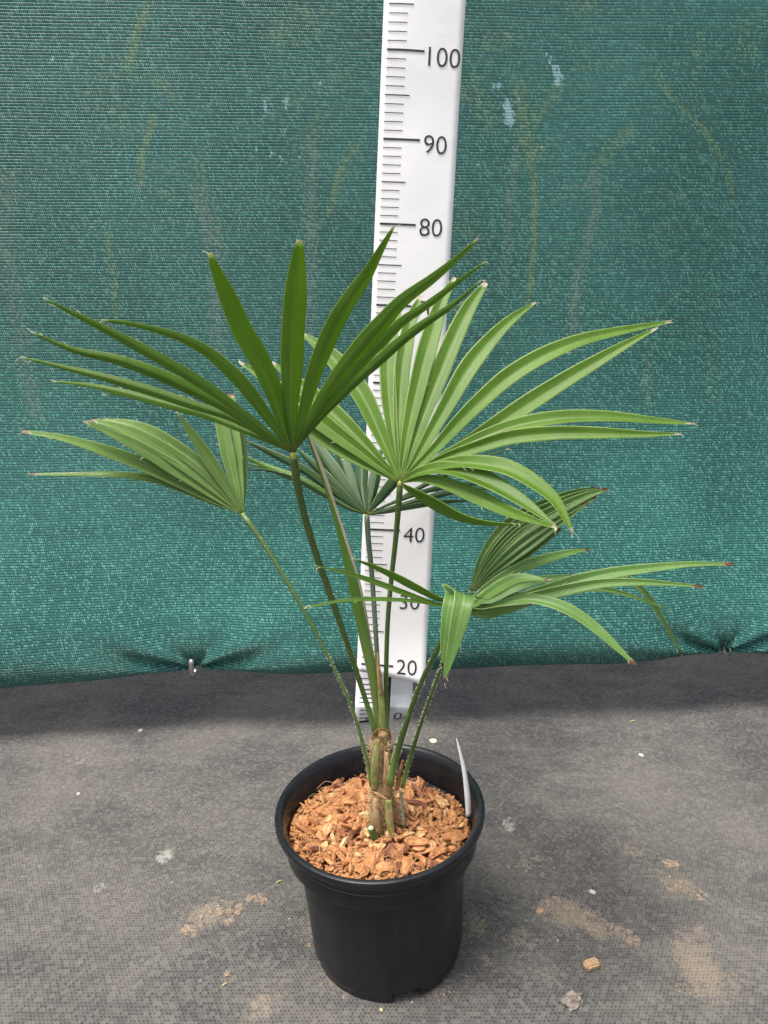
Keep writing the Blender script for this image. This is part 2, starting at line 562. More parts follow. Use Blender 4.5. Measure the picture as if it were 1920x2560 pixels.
for q in [(410, 2138, 32, 24, 0, 1.), (250, 2215, 22, 18, 0, .9), (1272, 2062, 22, 24, 0, 1.), (1537, 2018, 14, 9, 0, .9), (195, 1900, 70, 25, 0, .6),
          (90, 1930, 60, 20, 0, .45), (330, 2440, 8, 95, -.78, .75), (280, 2500, 8, 60, -.7, .7), (1200, 1950, 60, 22, -.2, .5), (1560, 1915, 60, 14, 0, .45),
          (130, 1735, 50, 10, .2, .5), (740, 1790, 60, 12, .1, .5), (60, 2480, 6, 80, .2, .5), (230, 2010, 8, 50, -.6, .45), (560, 2385, 70, 8, 0, .5)]:
    chalk = np.maximum(chalk, blob(*q[:5]) * q[5])
for nm, arr in (('soil', soil), ('chalk', chalk)):
    at = gme.attributes.new(nm, 'FLOAT', 'POINT')
    at.data.foreach_set('value', arr.astype(np.float32))
link('ground', gme, M['ground'], kind='structure')

# ---------------------------------------------------------------- shade net
NET_Z, NET_Y, NET_K = .115, 1.205, .062
CLIPS = []
for (px, py) in ((488, 1672), (1812, 1636)):
    q = P(px, py, 1.20)
    q = P(px, py, NET_Y + NET_K * q.x + .012)
    CLIPS.append((q.x, q.y, q.z))

PROF = [(.090, .060), (.062, .022), (.035, .004), (.012, .004), (.0, .022), (-.002, .05), (.012, .09), (.044, .15), (.094, .25), (.132, .38), (.158, .55), (.172, .8), (.182, 1.1), (.188, 1.5), (.192, 1.95)]
prof3 = catmull([(0, d, z) for d, z in PROF], 900)
plen = [0.]
for i in range(1, len(prof3)):
    plen.append(plen[-1] + (prof3[i] - prof3[i - 1]).length)
plen = np.array(plen)
pd = np.array([p.y for p in prof3]); pz = np.array([p.z for p in prof3])
arcs = np.concatenate([np.arange(0, .30, .004), np.arange(.30, plen[-1], .009)])
nxs = np.concatenate([np.arange(-1.7, -.85, .03), np.arange(-.85, .85, .0055), np.arange(.85, 1.7, .03)])
A_FRONT = .105      # arc length at which the sheet faces the viewer just above the hem
verts, uvs = [], []
for a in arcs:
    d0, z0 = np.interp(a, plen, pd), np.interp(a, plen, pz)
    for x in nxs:
        low = math.exp(-max(0, a - .06) / .16)
        # slack between the clips: the belly swells away from them and sags
        sl = 0.
        w = 1.
        for cx, cy, cz in CLIPS:
            g = math.exp(-((x - cx) / .11) ** 2)
            w *= 1 - .85 * g
        dy = d0 * 1.0 - .012 * low * w + .030 * (1 - w) * low
        dz = z0 - .007 * w * low
        # left end of the hem hangs lower
        dz -= .016 * low * max(0, min(1, (-.45 - x) / .35))
        # broad billows of the cloth
        dy += .011 * mnoise.noise(Vector((x * 1.7, a * 1.5, 3.))) + .0035 * mnoise.noise(Vector((x * 5.5, a * 4., 9.)))
        xx = x
        for cx, cy, cz in CLIPS:
            dx, da = x - cx, a - A_FRONT
            rr = math.hypot(dx, da * 1.1)
            if rr < .5:
                ang = math.atan2(da, abs(dx) + 1e-6)
                fade = math.exp(-rr / .105) * min(1, rr / .02)
                sg = 1. if dx > 0 else 1.15
                for (a0, wid_, dep) in ((.34, .13, .016), (.60, .15, -.009), (.10, .10, -.010), (-.12, .10, .008), (1.0, .2, .005)):
                    dy += sg * dep * fade * math.exp(-((ang - a0 - .12 * (cx > 0)) / wid_) ** 2)
                pull = math.exp(-(rr / .05) ** 2)
                xx -= dx * .5 * pull          # cloth gathered at the clip
                k = math.exp(-(dx / .018) ** 2) * math.exp(-(max(0, da) / .035) ** 2)
                dy += .007 * k
        verts.append((xx, NET_Y + NET_K * xx + dy, NET_Z + dz))
        uvs.append((x, a))
ncol = len(nxs)
faces = [(j * ncol + i, j * ncol + i + 1, (j + 1) * ncol + i + 1, (j + 1) * ncol + i) for j in range(len(arcs) - 1) for i in range(ncol - 1)]
nme = mesh('shade_net', verts, faces, True, uvs)
ua = np.array(uvs)
NV = np.array(verts)
# screen positions of the net points, only to place the stains where the cloth carries them
zz = NV[:, 1] * CT - (NV[:, 2] - CAM_H) * ST
pu = 960 + F_PX * NV[:, 0] / zz
pv = 1280 - F_PX * (NV[:, 1] * ST + (NV[:, 2] - CAM_H) * CT) / zz
def find(px, py):
    k = np.argmin((pu - px) ** 2 + (pv - py) ** 2 + (ua[:, 1] < .08) * 1e6)
    return ua[k]
def stroke(ch, pts, wpx, amt):
    w = wpx * .00066 * (1.35 if ch == 0 else 1.)
    pts = [find(*p) for p in pts]
    best = np.zeros(len(ua))
    for p, q in zip(pts[:-1], pts[1:]):
        d = q - p
        L = max(1e-9, float(d @ d))
        t = np.clip(((ua - p) @ d) / L, 0, 1)
        dist = np.hypot(*(ua - p - t[:, None] * d).T)
        best = np.maximum(best, np.exp(-(dist / w) ** 2))
    if len(pts) == 1:
        dist = np.hypot(*(ua - pts[0]).T)
        best = np.exp(-(dist / w) ** 2)
    stain[:, ch] = np.maximum(stain[:, ch], best * amt)
stain = np.zeros((len(ua), 4)); stain[:, 3] = 1
for pts, w, a in [
    ([(362, 20), (345, 90), (325, 160)], 10, .8), ([(395, 195), (440, 240)], 8, .7), ([(385, 300), (358, 390), (355, 460)], 8, .85),
    ([(385, 455), (440, 510)], 8, .6), ([(490, 400), (530, 520), (560, 620)], 14, .45), ([(890, 365), (850, 430), (820, 530)], 9, .75),
    ([(790, 300), (785, 345)], 20, .45), ([(270, 600), (288, 700), (292, 790)], 8, .6), ([(770, 40), (700, 80)], 45, .45),
    ([(1300, 230), (1310, 350), (1333, 380)], 24, .6), ([(1315, 370), (1333, 440), (1332, 620), (1320, 760)], 8, .85), ([(1390, 210), (1330, 300)], 14, .55),
    ([(1440, 175), (1530, 152)], 6, .6), ([(1640, 190), (1700, 260), (1760, 330), (1810, 420), (1838, 500)], 6, .75), ([(1570, 320), (1500, 400)], 16, .55),
    ([(1280, 90), (1220, 110)], 25, .4), ([(1180, 220), (1220, 300)], 25, .45), ([(1750, 90), (1745, 130)], 14, .5), ([(1880, 70), (1860, 140)], 28, .4),
    ([(1160, 560), (1200, 620)], 30, .35), ([(230, 230), (300, 300)], 40, .3), ([(720, 270), (860, 200)], 30, .3), ([(1480, 10), (1440, 15)], 20, .5), ([(300, 170), (340, 160)], 60, .3)]:
    stroke(0, pts, w, a)
for pts, w, a in [
    ([(490, 480), (530, 640), (545, 900)], 28, .75), ([(780, 360), (775, 700), (770, 830)], 24, .8), ([(20, 450), (10, 600), (60, 900), (90, 1040)], 34, .65),
    ([(1480, 420), (1490, 520), (1440, 700), (1430, 860)], 22, .8), ([(1290, 380), (1275, 560), (1260, 700)], 18, .7), ([(1380, 640), (1385, 760)], 18, .5),
    ([(1620, 860), (1615, 1000)], 22, .6), ([(1780, 840), (1775, 1000)], 14, .55), ([(1690, 480), (1660, 640)], 24, .4), ([(1740, 300), (1750, 130)], 30, .35),
    ([(1420, 470), (1500, 460)], 16, .6), ([(290, 520), (260, 480)], 30, .35), ([(250, 30), (220, 32)], 14, .5), ([(60, 170), (90, 190)], 25, .35), ([(120, 250), (40, 230)], 35, .35),
    ([(360, 1010), (600, 960)], 40, .2), ([(610, 1640), (612, 1625)], 8, .9)]:
    stroke(1, pts, w, a)
for pts, w, a in [
    ([(662, 250), (664, 275)], 8, .85), ([(716, 245), (718, 262)], 8, .8), ([(705, 328)], 9, .9), ([(803, 206)], 9, .8), ([(638, 369)], 7, .8), ([(705, 385), (705, 400)], 6, .7),
    ([(678, 393)], 7, .7), ([(750, 390)], 6, .6), ([(1367, 135), (1370, 155)], 9, .9), ([(1385, 165), (1395, 195)], 14, 1.), ([(1241, 222)], 12, .9), ([(1270, 255), (1276, 310)], 15, 1.),
    ([(1295, 250)], 9, .7), ([(765, 190)], 6, .6), ([(460, 245)], 5, .6), ([(1350, 370)], 6, .6), ([(1195, 415)], 7, .6), ([(135, 143)], 8, .6), ([(1645, 190)], 8, .6)]:
    stroke(2, pts, w, a)
at = nme.attributes.new('stain', 'FLOAT_COLOR', 'POINT')
at.data.foreach_set('color', stain.astype(np.float32).ravel())
net = link('shade_net', nme, M['net'], label='green knitted shade net hanging as the backdrop, gathered by two clips at its hem', cat='net')
sol = net.modifiers.new('thickness', 'SOLIDIFY')
sol.thickness = .0015
sol.offset = 1

def ring_mesh(r, wire, squash, sides=8, seg=28, gap=.25):
    path = []
    for k in range(seg):
        a = math.pi * (.5 + gap) + (2 * math.pi - gap * 2 * math.pi) * k / (seg - 1)
        path.append(Vector((0, -math.cos(a) * r * squash, math.sin(a) * r)))
    return tube(path, [wire] * seg, sides, 1., Vector((1, 0, 0)))
for i, (cx, cy, cz) in enumerate(CLIPS):
    if i == 0:
        vs, fs, uv = [], [], []
        # flat C-shaped clip wrapped round the gathered hem
        prof = [(-.013, .016), (-.017, .012), (-.018, .0), (-.0165, -.012), (-.012, -.0165), (.0, -.017), (.006, -.013)]
        path = catmull([(0, y, z) for y, z in prof], 20)
        for p in path:
            for sx in (-1, 1):
                vs.append(p + Vector((sx * .0042, 0, 0)))
        fs = [(2 * k, 2 * k + 1, 2 * k + 3, 2 * k + 2) for k in range(len(path) - 1)]
        me = mesh('clip', vs, fs)
        c = link('clip', me, M['metal'], label='shiny grey metal clip')
        s = c.modifiers.new('thickness', 'SOLIDIFY'); s.thickness = .0016; s.offset = 0
    else:
        vs, fs, uv = ring_mesh(.010, .0016, 1.3)
        c = link('clip', mesh('clip', vs, fs), M['dark_metal'], label='dark wire clip')
    c.location = (cx, cy - .006, cz + .013)
    c.parent = net

# ---------------------------------------------------------------- measuring board
LEAN, ROLL = R(5), R(2.6)
B0 = Vector((.0103, .985, .248))
eb = Vector((math.sin(ROLL), math.sin(LEAN), math.cos(LEAN) * math.cos(ROLL))).normalized()
ea = Vector((math.cos(ROLL), 0, -math.sin(ROLL)))
ea = (ea - eb * ea.dot(eb)).normalized()
en = ea.cross(eb).normalized()
if en.y > 0: en = -en
def S(a, b, off=0.):
    """point on the upper sheet: a metres across, b the reading in cm"""
    d = .0022 * mnoise.noise(Vector((a * 14, b * .09, 2.))) + .0016 * math.sin(b * .12) * (a / .05) - 1.2 * a * a
    if b < 27:
        k = (27 - b) / 9
        d += k * k * (.0045 + max(0, a) * .20)
    return B0 + ea * a + eb * ((b - 20) * .00994) + en * (d + off)
board = empty('measuring_stick', (B0.x - .01, .985, 0), 'tall white measuring sheet with black centimetre ticks on a black pole behind the palm', 'measuring stick')
def sheet(name, fn, a0, a1, b0, b1, na, nb, thick=.0008, trim=None):
    vs = [fn(a0 + (a1 - a0) * i / na, b0 + (b1 - b0) * j / nb) for j in range(nb + 1) for i in range(na + 1)]
    fs = [(j * (na + 1) + i, j * (na + 1) + i + 1, (j + 1) * (na + 1) + i + 1, (j + 1) * (na + 1) + i) for j in range(nb) for i in range(na)]
    o = link(name, mesh(name, vs, fs), M['paper'])
    place(o, board)
    s = o.modifiers.new('thickness', 'SOLIDIFY'); s.thickness = thick; s.offset = -1 if False else 0
    return o
HW = .0490
def upper(a, b):
    lo = 18.35 - .5 * (a / HW) - .25 * max(0, a / HW) ** 4
    bb = lo + (b - 18) / (112 - 18) * (112 - lo)
    return S(a, bb)
up_sheet = sheet('scale_sheet', upper, -HW, HW, 18, 112, 12, 120)
up_sheet['label'] = 'white sheet with readings from 20 upwards'
# pole
pth = [B0 + eb * ((b - 20) * .01) - en * .009 + ea * (-.0025) for b in (-24.9, 0, 30, 60, 90, 112)]
pth[0].z = .0
vs, fs, uv = tube(pth, [.0042] * len(pth), 10)
place(link('pole', mesh('pole', vs, fs), M['pole']), board)
# lower sheet, behind the pole, bending towards the viewer at its foot
LW = [(1655, 893, 1036, 1.012), (1700, 890.5, 1032, 1.010), (1735, 889, 1031.5, 1.006), (1757, 888, 1030, 1.000), (1766, 888, 1029, .997), (1785, 886.5, 1023, .9995), (1800, 885.5, 1014, 1.003), (1811, 885, 1004, 1.006)]
def lower(a, t):
    """a 0..1 across, t 0..1 downwards"""
    vv = 1655 + (1811 - 1655) * t
    l = np.interp(vv, [q[0] for q in LW], [q[1] for q in LW])
    r_ = np.interp(vv, [q[0] for q in LW], [q[2] for q in LW])
    y = np.interp(vv, [q[0] for q in LW], [q[3] for q in LW])
    drop = -14 * a * max(0, (t - .72) / .28) + 5 * a * max(0, 1 - abs(t - .62) / .25)
    return P(l + (r_ - l) * a, vv + drop, y)
lo_sheet = sheet('scale_sheet', lower, 0, 1, 0, 1, 10, 40)
lo_sheet['label'] = 'creased lower white sheet with the zero mark'
# ticks
def patch(name, fn, a0, a1, b0, b1, n=6):
    vs = []
    for j in (0, 1):
        for i in range(n + 1):
            vs.append(fn(a0 + (a1 - a0) * i / n, b1 if j else b0))
    fs = [(i, i + 1, n + 2 + i, n + 1 + i) for i in range(n)]
    o = link(name, mesh(name, vs, fs), M['ink'])
    place(o, board)
    return o
for b in range(19, 112):
    if b == 50 and False: continue
    L, th = (.0455, .25) if b % 10 == 0 else ((.0300, .14) if b % 5 == 0 else (.0232, .10))
    patch('tick_mark', lambda a, q: S(a, q, .0012), -HW + .0062, -HW + .0062 + L, b - th / 2, b + th / 2)
def lower_off(a, t):
    p = lower(a, t)
    return p + (Vector((0, 0, CAM_H)) - p).normalized() * .0012
for i, v in enumerate((1696, 1710.5, 1723, 1734, 1744, 1755, 1775.5, 1786, 1797, 1806.5)):
    t = (v - 1655) / 156
    th = .018 if i == 9 else .0075
    patch('tick_mark', lower_off, .085 - .02 * (i > 3) + .03 * (i > 5), .30, t - th, t + th)
# numbers
def glyphs(txt):
    cu = bpy.data.curves.new('num', 'FONT')
    cu.body = txt
    cu.size = 1.0
    cu.offset = -.009
    cu.resolution_u = 6
    o = bpy.data.objects.new('num', cu)
    COL.objects.link(o)
    dg = bpy.context.evaluated_depsgraph_get()
    me = bpy.data.meshes.new_from_object(o.evaluated_get(dg))
    bpy.data.objects.remove(o)
    bpy.data.curves.remove(cu)
    co = np.array([v.co[:2] for v in me.vertices])
    pl = [tuple(p.vertices) for p in me.polygons]
    bpy.data.meshes.remove(me)
    co -= co.min(0)
    co /= co[:, 1].max()
    return co, pl
for num in (20, 30, 40, 50, 60, 70, 80, 90, 100, 110):
    co, pl = glyphs(str(num))
    hgt = .0212
    a0 = -HW + .0062 + .0455 + .0050
    wid = co[:, 0].max() * hgt
    sq = min(1., (HW - .001 - a0) / wid)
    vs = [S(a0 + c[0] * hgt * sq, num - np.interp(num, [20, 30, 40, 80, 90, 100], [1.06, 1.46, 1.66, 1.26, 1.46, 1.56]) + c[1] * hgt * 100, .0012) for c in co]
    place(link('number', mesh('number', vs, pl, False), M['ink'], label='printed number %d' % num), board)
for (u0, v0, w, hh, sl) in ((982, 1799, 20, 17, 5), (911, 1806, 17, 11, 3)):
    co, pl = glyphs('0')
    co[:, 0] /= co[:, 0].max()
    vs = []
    for c in co:
        vq = v0 - c[1] * hh
        p = P(u0 + c[0] * w + c[1] * sl, vq, np.interp(vq + 8 * (u0 > 950), [q[0] for q in LW], [q[3] for q in LW]) - .0018)
        vs.append(p)
    place(link('number', mesh('number', vs, pl, False), M['ink'], label='printed zero'), board)

# ---------------------------------------------------------------- pot
POT = Vector((.002, .748, 0.))
pot = empty('plant_pot', (.005, .748, .0), 'round black plastic nursery pot with a wide rim band, holding the palm', 'plant pot')
pot.rotation_euler = (0, R(-3.0), 0)
pot.location.z = .0022
pot.scale = (1.018, 1.018, 1.0)
SEG = 120
HP = .195
def notch(i, k):
    a = 360 * k / SEG
    return i == 0 and ((1 < a < 23) or (95 < a < 115) or (185 < a < 209) or (275 < a < 295))
body_prof = [(.0872, .0), (.0884, .0125), (.0886, .0130), (.0896, .0138), (.0900, .022), (.0915, .06), (.0936, .10), (.0954, .135), (.0961, .150), (.0960, .1560)]
vs, fs = lathe(body_prof, SEG, notch)
n0 = len(vs)
v2, f2 = lathe([(.0850, .0), (.0862, .0130), (.0, .0131)], SEG, notch)     # inner side of the foot ring and floor
fs += [tuple(n0 + q for q in reversed(f)) for f in f2]
vs += v2
# close the rim of the foot ring
for k in range(SEG):
    k2 = (k + 1) % SEG
    if not notch(0, k):
        fs.append((k2, k, n0 + k, n0 + k2))
pw = mesh('pot_wall', vs, fs)
pw.set_sharp_from_angle(angle=R(28))
link('pot_wall', pw, M['pot'], pot)
band = [(.0955, .1560), (.0965, .1530), (.1072, .1508), (.1088, .1514), (.1094, .1526), (.1092, .1545), (.1096, .1685), (.1094, .1698), (.1084, .1706), (.1094, .184), (.1104, .1852), (.1165, .1858), (.1182, .1866), (.1190, .1885), (.1192, .1925), (.1184, .1946), (.1165, .1956), (.1145, .1956), (.1128, .1948), (.1108, .1925), (.1070, .1850), (.1040, .155), (.0935, .145), (.0915, .10), (.0870, .014)]
vs, fs = lathe(band, SEG)
rb = mesh('rim_band', vs, fs)
rb.set_sharp_from_angle(angle=R(40))
link('rim_band', rb, M['pot'], pot)

# ---------------------------------------------------------------- mulch in the pot
PC = Vector((-.0050, .747))        # centre of the pot mouth
def zmulch(x, y):
    d = math.hypot(x - PC.x, y - PC.y)
    return .168 + .009 * math.exp(-(d / .06) ** 2) - .105 * (y - PC.y) + .004 * mnoise.noise(Vector((x * 30, y * 30, 4))) + .0
vs = [(PC.x, PC.y, zmulch(PC.x, PC.y) - .004)]
fs = []
NR, NA = 14, 64
for i in range(1, NR + 1):
    for k in range(NA):
        r, a = .1062 * i / NR, 2 * math.pi * k / NA
        x, y = PC.x + r * math.cos(a), PC.y + r * math.sin(a)
        vs.append((x, y, zmulch(x, y) - .004))
for k in range(NA):
    fs.append((0, 1 + k, 1 + (k + 1) % NA))
for i in range(NR - 1):
    for k in range(NA):
        a, b = 1 + i * NA + k, 1 + i * NA + (k + 1) % NA
        fs.append((a, a + NA, b + NA, b))
link('potting_soil', mesh('potting_soil', vs, fs), M['soilbed'], label='brown bed of fine husk and soil under the chips in the pot', cat='soil', kind='stuff')

def chip_geo(rs, L, W, T):
    """one broken piece of husk: a bent, tapering slab with ragged ends"""
    st, sec = 5, 6
    vs, fs = [], []
    bend = rs.uniform(-.3, .3) * L
    tw = rs.uniform(-.6, .6)
    for i in range(st):
        t = i / (st - 1) - .5
        wv = W * (1 - abs(t) ** 2 * rs.uniform(.6, 2.2)) * rs.uniform(.75, 1.15)
        tv = T * rs.uniform(.65, 1.2) * (1 - .7 * (abs(t) * 2) ** 3)
        a0 = tw * t
        for k in range(sec):
            a = 2 * math.pi * k / sec
            yy, zz_ = wv * .5 * math.cos(a) * rs.uniform(.85, 1.15), tv * .5 * (1 if math.sin(a) > .1 else (-1 if math.sin(a) < -.1 else 0)) * rs.uniform(.7, 1.2)
            y2, z2 = yy * math.cos(a0) - zz_ * math.sin(a0), yy * math.sin(a0) + zz_ * math.cos(a0)
            vs.append(Vector((t * L + rs.uniform(-.08, .08) * L, y2, z2 + bend * t * t)))
    for i in range(st - 1):
        for k in range(sec):
            a, b = i * sec + k, i * sec + (k + 1) % sec
            fs.append((a, b, b + sec, a + sec))
    fs.append(tuple(reversed(range(sec))))
    fs.append(tuple((st - 1) * sec + k for k in range(sec)))
    return vs, fs
rs = random.Random(3)
chip_me = {}
for key in ('chip', 'chip_pale', 'chip_dark'):
    chip_me[key] = []
    for k in range(14 if key == 'chip' else 6):
        L = rs.uniform(.012, .023)
        vs, fs = chip_geo(rs, L, L * rs.uniform(.38, .8), L * rs.uniform(.20, .42))
        me = mesh('husk_chip', vs, fs, False)
        me.materials.append(M[key])
        chip_me[key].append(me)
def spot(rmax):
    while True:
        x, y = rs.uniform(-1, 1), rs.uniform(-1, 1)
        if x * x + y * y < 1:
            X, Y = PC.x + x * rmax, PC.y + y * rmax
            if math.hypot(X + .002, Y - .735) > .019:
                return X, Y
LBL = {'chip': 'rust orange coconut husk chip among the mulch in the black pot',
       'chip_pale': 'pale straw coloured husk chip among the mulch in the black pot',
       'chip_dark': 'dark brown bark chip among the mulch in the black pot'}
placed = []
for i in range(300):
    key = rs.choices(('chip', 'chip_pale', 'chip_dark'), (.74, .15, .11))[0]
    best = None
    for _ in range(10):                       # spread the chips evenly
        c = spot(.0985)
        d = min([math.hypot(c[0] - q[0], c[1] - q[1]) for q in placed[-400:]] or [1])
        if best is None or d > best[0]:
            best = (d, c)
    x, y = best[1]
    placed.append((x, y))
    o = link('husk_chip', rs.choice(chip_me[key]), label=LBL[key], cat='husk chip', group={'chip': 'orange husk chips in the pot', 'chip_pale': 'pale husk chips in the pot', 'chip_dark': 'dark bark chips in the pot'}[key])
    o.location = (x, y, zmulch(x, y) + rs.uniform(.001, .0085))
    o.rotation_euler = (rs.gauss(0, .55), rs.gauss(0, .45), rs.uniform(0, 6.28))
    s = rs.uniform(.85, 1.3) * (1 if math.hypot(x - PC.x, y - PC.y) < .092 else .55)
    o.scale = (s, s, s)
V, Fc = [], []
for i in range(1700):
    L = rs.uniform(.005, .012)
    vs, fs = chip_geo(rs, L, L * rs.uniform(.25, .7), L * rs.uniform(.15, .35))
    x, y = spot(.1020)
    m = Matrix.Translation((x, y, zmulch(x, y) + rs.uniform(-.003, .002))) @ Matrix.Rotation(rs.uniform(0, 6.28), 4, 'Z') @ Matrix.Rotation(rs.gauss(0, .5), 4, 'Y') @ Matrix.Rotation(rs.gauss(0, .5), 4, 'X')
    b0 = len(V)
    V += [m @ q for q in vs]
    Fc += [tuple(b0 + q for q in f) for f in fs]
link('small_chips', mesh('small_chips', V, Fc, False), M['chip'], label='small orange husk crumbs filling the gaps between the chips', cat='mulch', kind='stuff')
V, Fc = [], []
for i in range(430):
    x, y = spot(.100)
    L = rs.uniform(.008, .028)
    a = rs.uniform(0, 6.28)
    d = Vector((math.cos(a), math.sin(a), 0))
    side = Vector((-d.y, d.x, 0))
    cv, lift = rs.uniform(-.4, .4) * L, rs.uniform(.0, .30) * L
    z = zmulch(x, y) + rs.uniform(.002, .006)
    p = Vector((x, y, z))
    pts = [p - d * L * .5 + Vector((0, 0, rs.uniform(-.002, .003))), p + side * cv * .6 + Vector((0, 0, lift)), p + d * L * .5 + side * rs.uniform(-.2, .2) * L + Vector((0, 0, rs.choice((-.002, .003, .010)) * rs.random()))]
    pts = [q if math.hypot(q.x - PC.x, q.y - PC.y) < .104 else PC.to_3d().lerp(Vector((q.x, q.y, 0)), .95) + Vector((0, 0, q.z)) for q in pts]
    pp = catmull(pts, 7)
    v_, f_, _ = tube(pp, [rs.uniform(.00018, .00034)] * 7, 3, 1., Vector((0, 0, 1)), len(V), False)
    V += v_; Fc += f_
link('husk_fibres', mesh('husk_fibres', V, Fc), M['coir_fibre'], label='loose straw coloured coir threads lying over the husk chips', cat='fibre', kind='stuff')

# ---------------------------------------------------------------- palm
palm = empty('fan_palm', (-.002, .735, .165), 'young fan palm with six green fan leaves growing in the black pot', 'palm')
def part(name, me, mat, parent=None, label=None, kind=None):
    o = link(name, me, mat, label=label, kind=kind)
    par = parent or palm
    o.parent = par
    if par is palm:
        o.matrix_parent_inverse = Matrix.Translation(-palm.location)
    else:
        o.matrix_parent_inverse = Matrix.Identity(4)
    return o

def profile(t, base, peak, tip, power):
    if t < peak:
        x = t / peak
        return base + (1 - base) * (1 - (1 - x) ** 1.7)
    x = (t - peak) / (1 - peak)
    return tip + (1 - tip) * (1 - x ** power)

def leaflet(px, yh, yt, w, nd, fold=.34, n=26, base=.16, peak=.50, tip=.10, power=1.7, ypow=1.15, ymid=None, twist=0.):
    """verts, faces, uv of one folded leaf segment along the photo polyline px (hub first)"""
    L = [0]
    for a, b in zip(px[:-1], px[1:]):
        L.append(L[-1] + math.hypot(b[0] - a[0], b[1] - a[1]))
    pts = []
    for q_, s in zip(px, L):
        u, v = q_[:2]
        t = s / L[-1]
        y = yh + (yt - yh) * t ** ypow
        if ymid is not None:
            y += ymid * math.sin(math.pi * t)
        if len(q_) == 3:
            y = q_[2]
        pts.append(P(u, v, y))
    c = catmull(pts, n)
    tg = tangents(c)
    vs, fs, uv = [], [], []
    camp = Vector((0, 0, CAM_H))
    prev = None
    for i, (p, t) in enumerate(zip(c, tg)):
        k = i / (n - 1)
        nn = Vector(nd)
        nn = nn - t * nn.dot(t)
        if nn.length < 1e-3:
            nn = prev or Vector((0, -1, 0))
        nn.normalize()
        if twist:
            nn = Matrix.Rotation(twist * k, 3, t) @ nn
        if prev is not None and nn.dot(prev) < 0:
            nn = -nn
        prev = nn
        cr = t.cross(nn).normalized()
        view = (camp - p).normalized()
        # how much of the width the viewer sees
        tp = (t - view * t.dot(view)).normalized()
        sc = cr - view * cr.dot(view)
        vis = abs(sc.dot(view.cross(tp)))
        wd = w * (1 + .07 * mnoise.noise(Vector((px[-1][0] * .1, k * 6, 0)))) * profile(k, base, peak, tip, power) * zdepth(p) / F_PX / max(.42, vis)
        f = fold * (1 - .35 * k)
        for (x, h) in ((-.5, 1.), (-.40, .90), (-.28, .48), (-.14, .34), (0, -.06), (.14, .34), (.28, .48), (.40, .90), (.5, 1.)):
            vs.append(p + cr * (x * wd) + nn * ((h - .45) * f * wd))
            uv.append((x + .5, k))
    m = 9
    for i in range(n - 1):
        for j in range(m - 1):
            a = i * m + j
            fs.append((a, a + 1, a + m + 1, a + m))
    return vs, fs, uv

def stalk(px_pts, radii_px, sides=10, n=30, flat=.8):
    pts = [P(u, v, y) for u, v, y in px_pts]
    path = catmull(pts, n)
    rad = [np.interp(i / (n - 1), np.linspace(0, 1, len(radii_px)), radii_px) * zdepth(path[i]) / F_PX for i in range(n)]
    return path, rad, tube(path, rad, sides, flat)

def thorns(path, rad, lo, hi, count, size, name='thorns', parent=None):
    V, Fc = [], []
    r2 = random.Random(len(path) + count)
    tg = tangents(path)
    for i in range(count):
        k = r2.uniform(lo, hi) * (len(path) - 1)
        j = min(len(path) - 2, int(k))
        p = path[j].lerp(path[j + 1], k - j)
        t = tg[j]
        side = t.cross(Vector((0, -1, 0))).normalized() * r2.choice((-1, 1))
        nrm = Vector((0, -1, 0))
        b = p + side * rad[j] * .92 + nrm * rad[j] * r2.uniform(-.1, .55)
        tip = b + side * size * r2.uniform(.5, 1.2) + t * size * r2.uniform(-.4, .8)
        s = len(V)
        V += [b - t * size * .45, b + t * size * .45, b + nrm * size * .35, tip]
        Fc += [(s, s + 1, s + 3), (s + 1, s + 2, s + 3), (s + 2, s, s + 3)]
    o = part(name, mesh(name, V, Fc, False), M['thorn'], parent, kind='stuff')
    return o

def fan(stalk_px, radii, stalk_mat, hub, hubr, segs, mat, label, thorn=None, tip_label=None):
    """one fan leaf: its stalk is the part, every leaflet, hub and thorns its sub-parts"""
    path, rad, (vs, fs, uv) = stalk(stalk_px, radii)
    lf = part('fan_leaf', mesh('leaf_stalk', vs, fs, True, uv), M[stalk_mat], None, label)
    hc = P(*hub)
    bm = bmesh.new()
    bmesh.ops.create_icosphere(bm, subdivisions=2, radius=hubr * .55)
    for v_ in bm.verts:
        v_.co = hc + Vector((v_.co.x, v_.co.y * .7, v_.co.z * 1.25 - hubr * .25))
    me = bpy.data.meshes.new('hub'); bm.to_mesh(me); bm.free()
    me.polygons.foreach_set('use_smooth', [True] * len(me.polygons))
    part('hub', me, M['hub'], lf)
    if thorn:
        thorns(path, rad, *thorn, parent=lf)
    geo = []
    for s in segs:
        m_ = s.pop('mat', mat)
        vs, fs, uv = leaflet(**s)
        geo.append((vs, len(vs) // 9))
        o = part('leaflet', mesh('leaflet', vs, fs, True, uv), M[m_], lf)
        so = o.modifiers.new('thickness', 'SOLIDIFY'); so.thickness = .00035; so.offset = 0
    filaments(lf, geo, len(geo))
    return lf

def seg(hub, rev, yh, yt, w, nd, **kw):
    """rev: photo points listed from the tip towards the hub"""
    d = dict(px=[tuple(hub)] + [tuple(p) for p in reversed(rev)], yh=yh, yt=yt, w=w, nd=nd)
    d.update(kw)
    return d

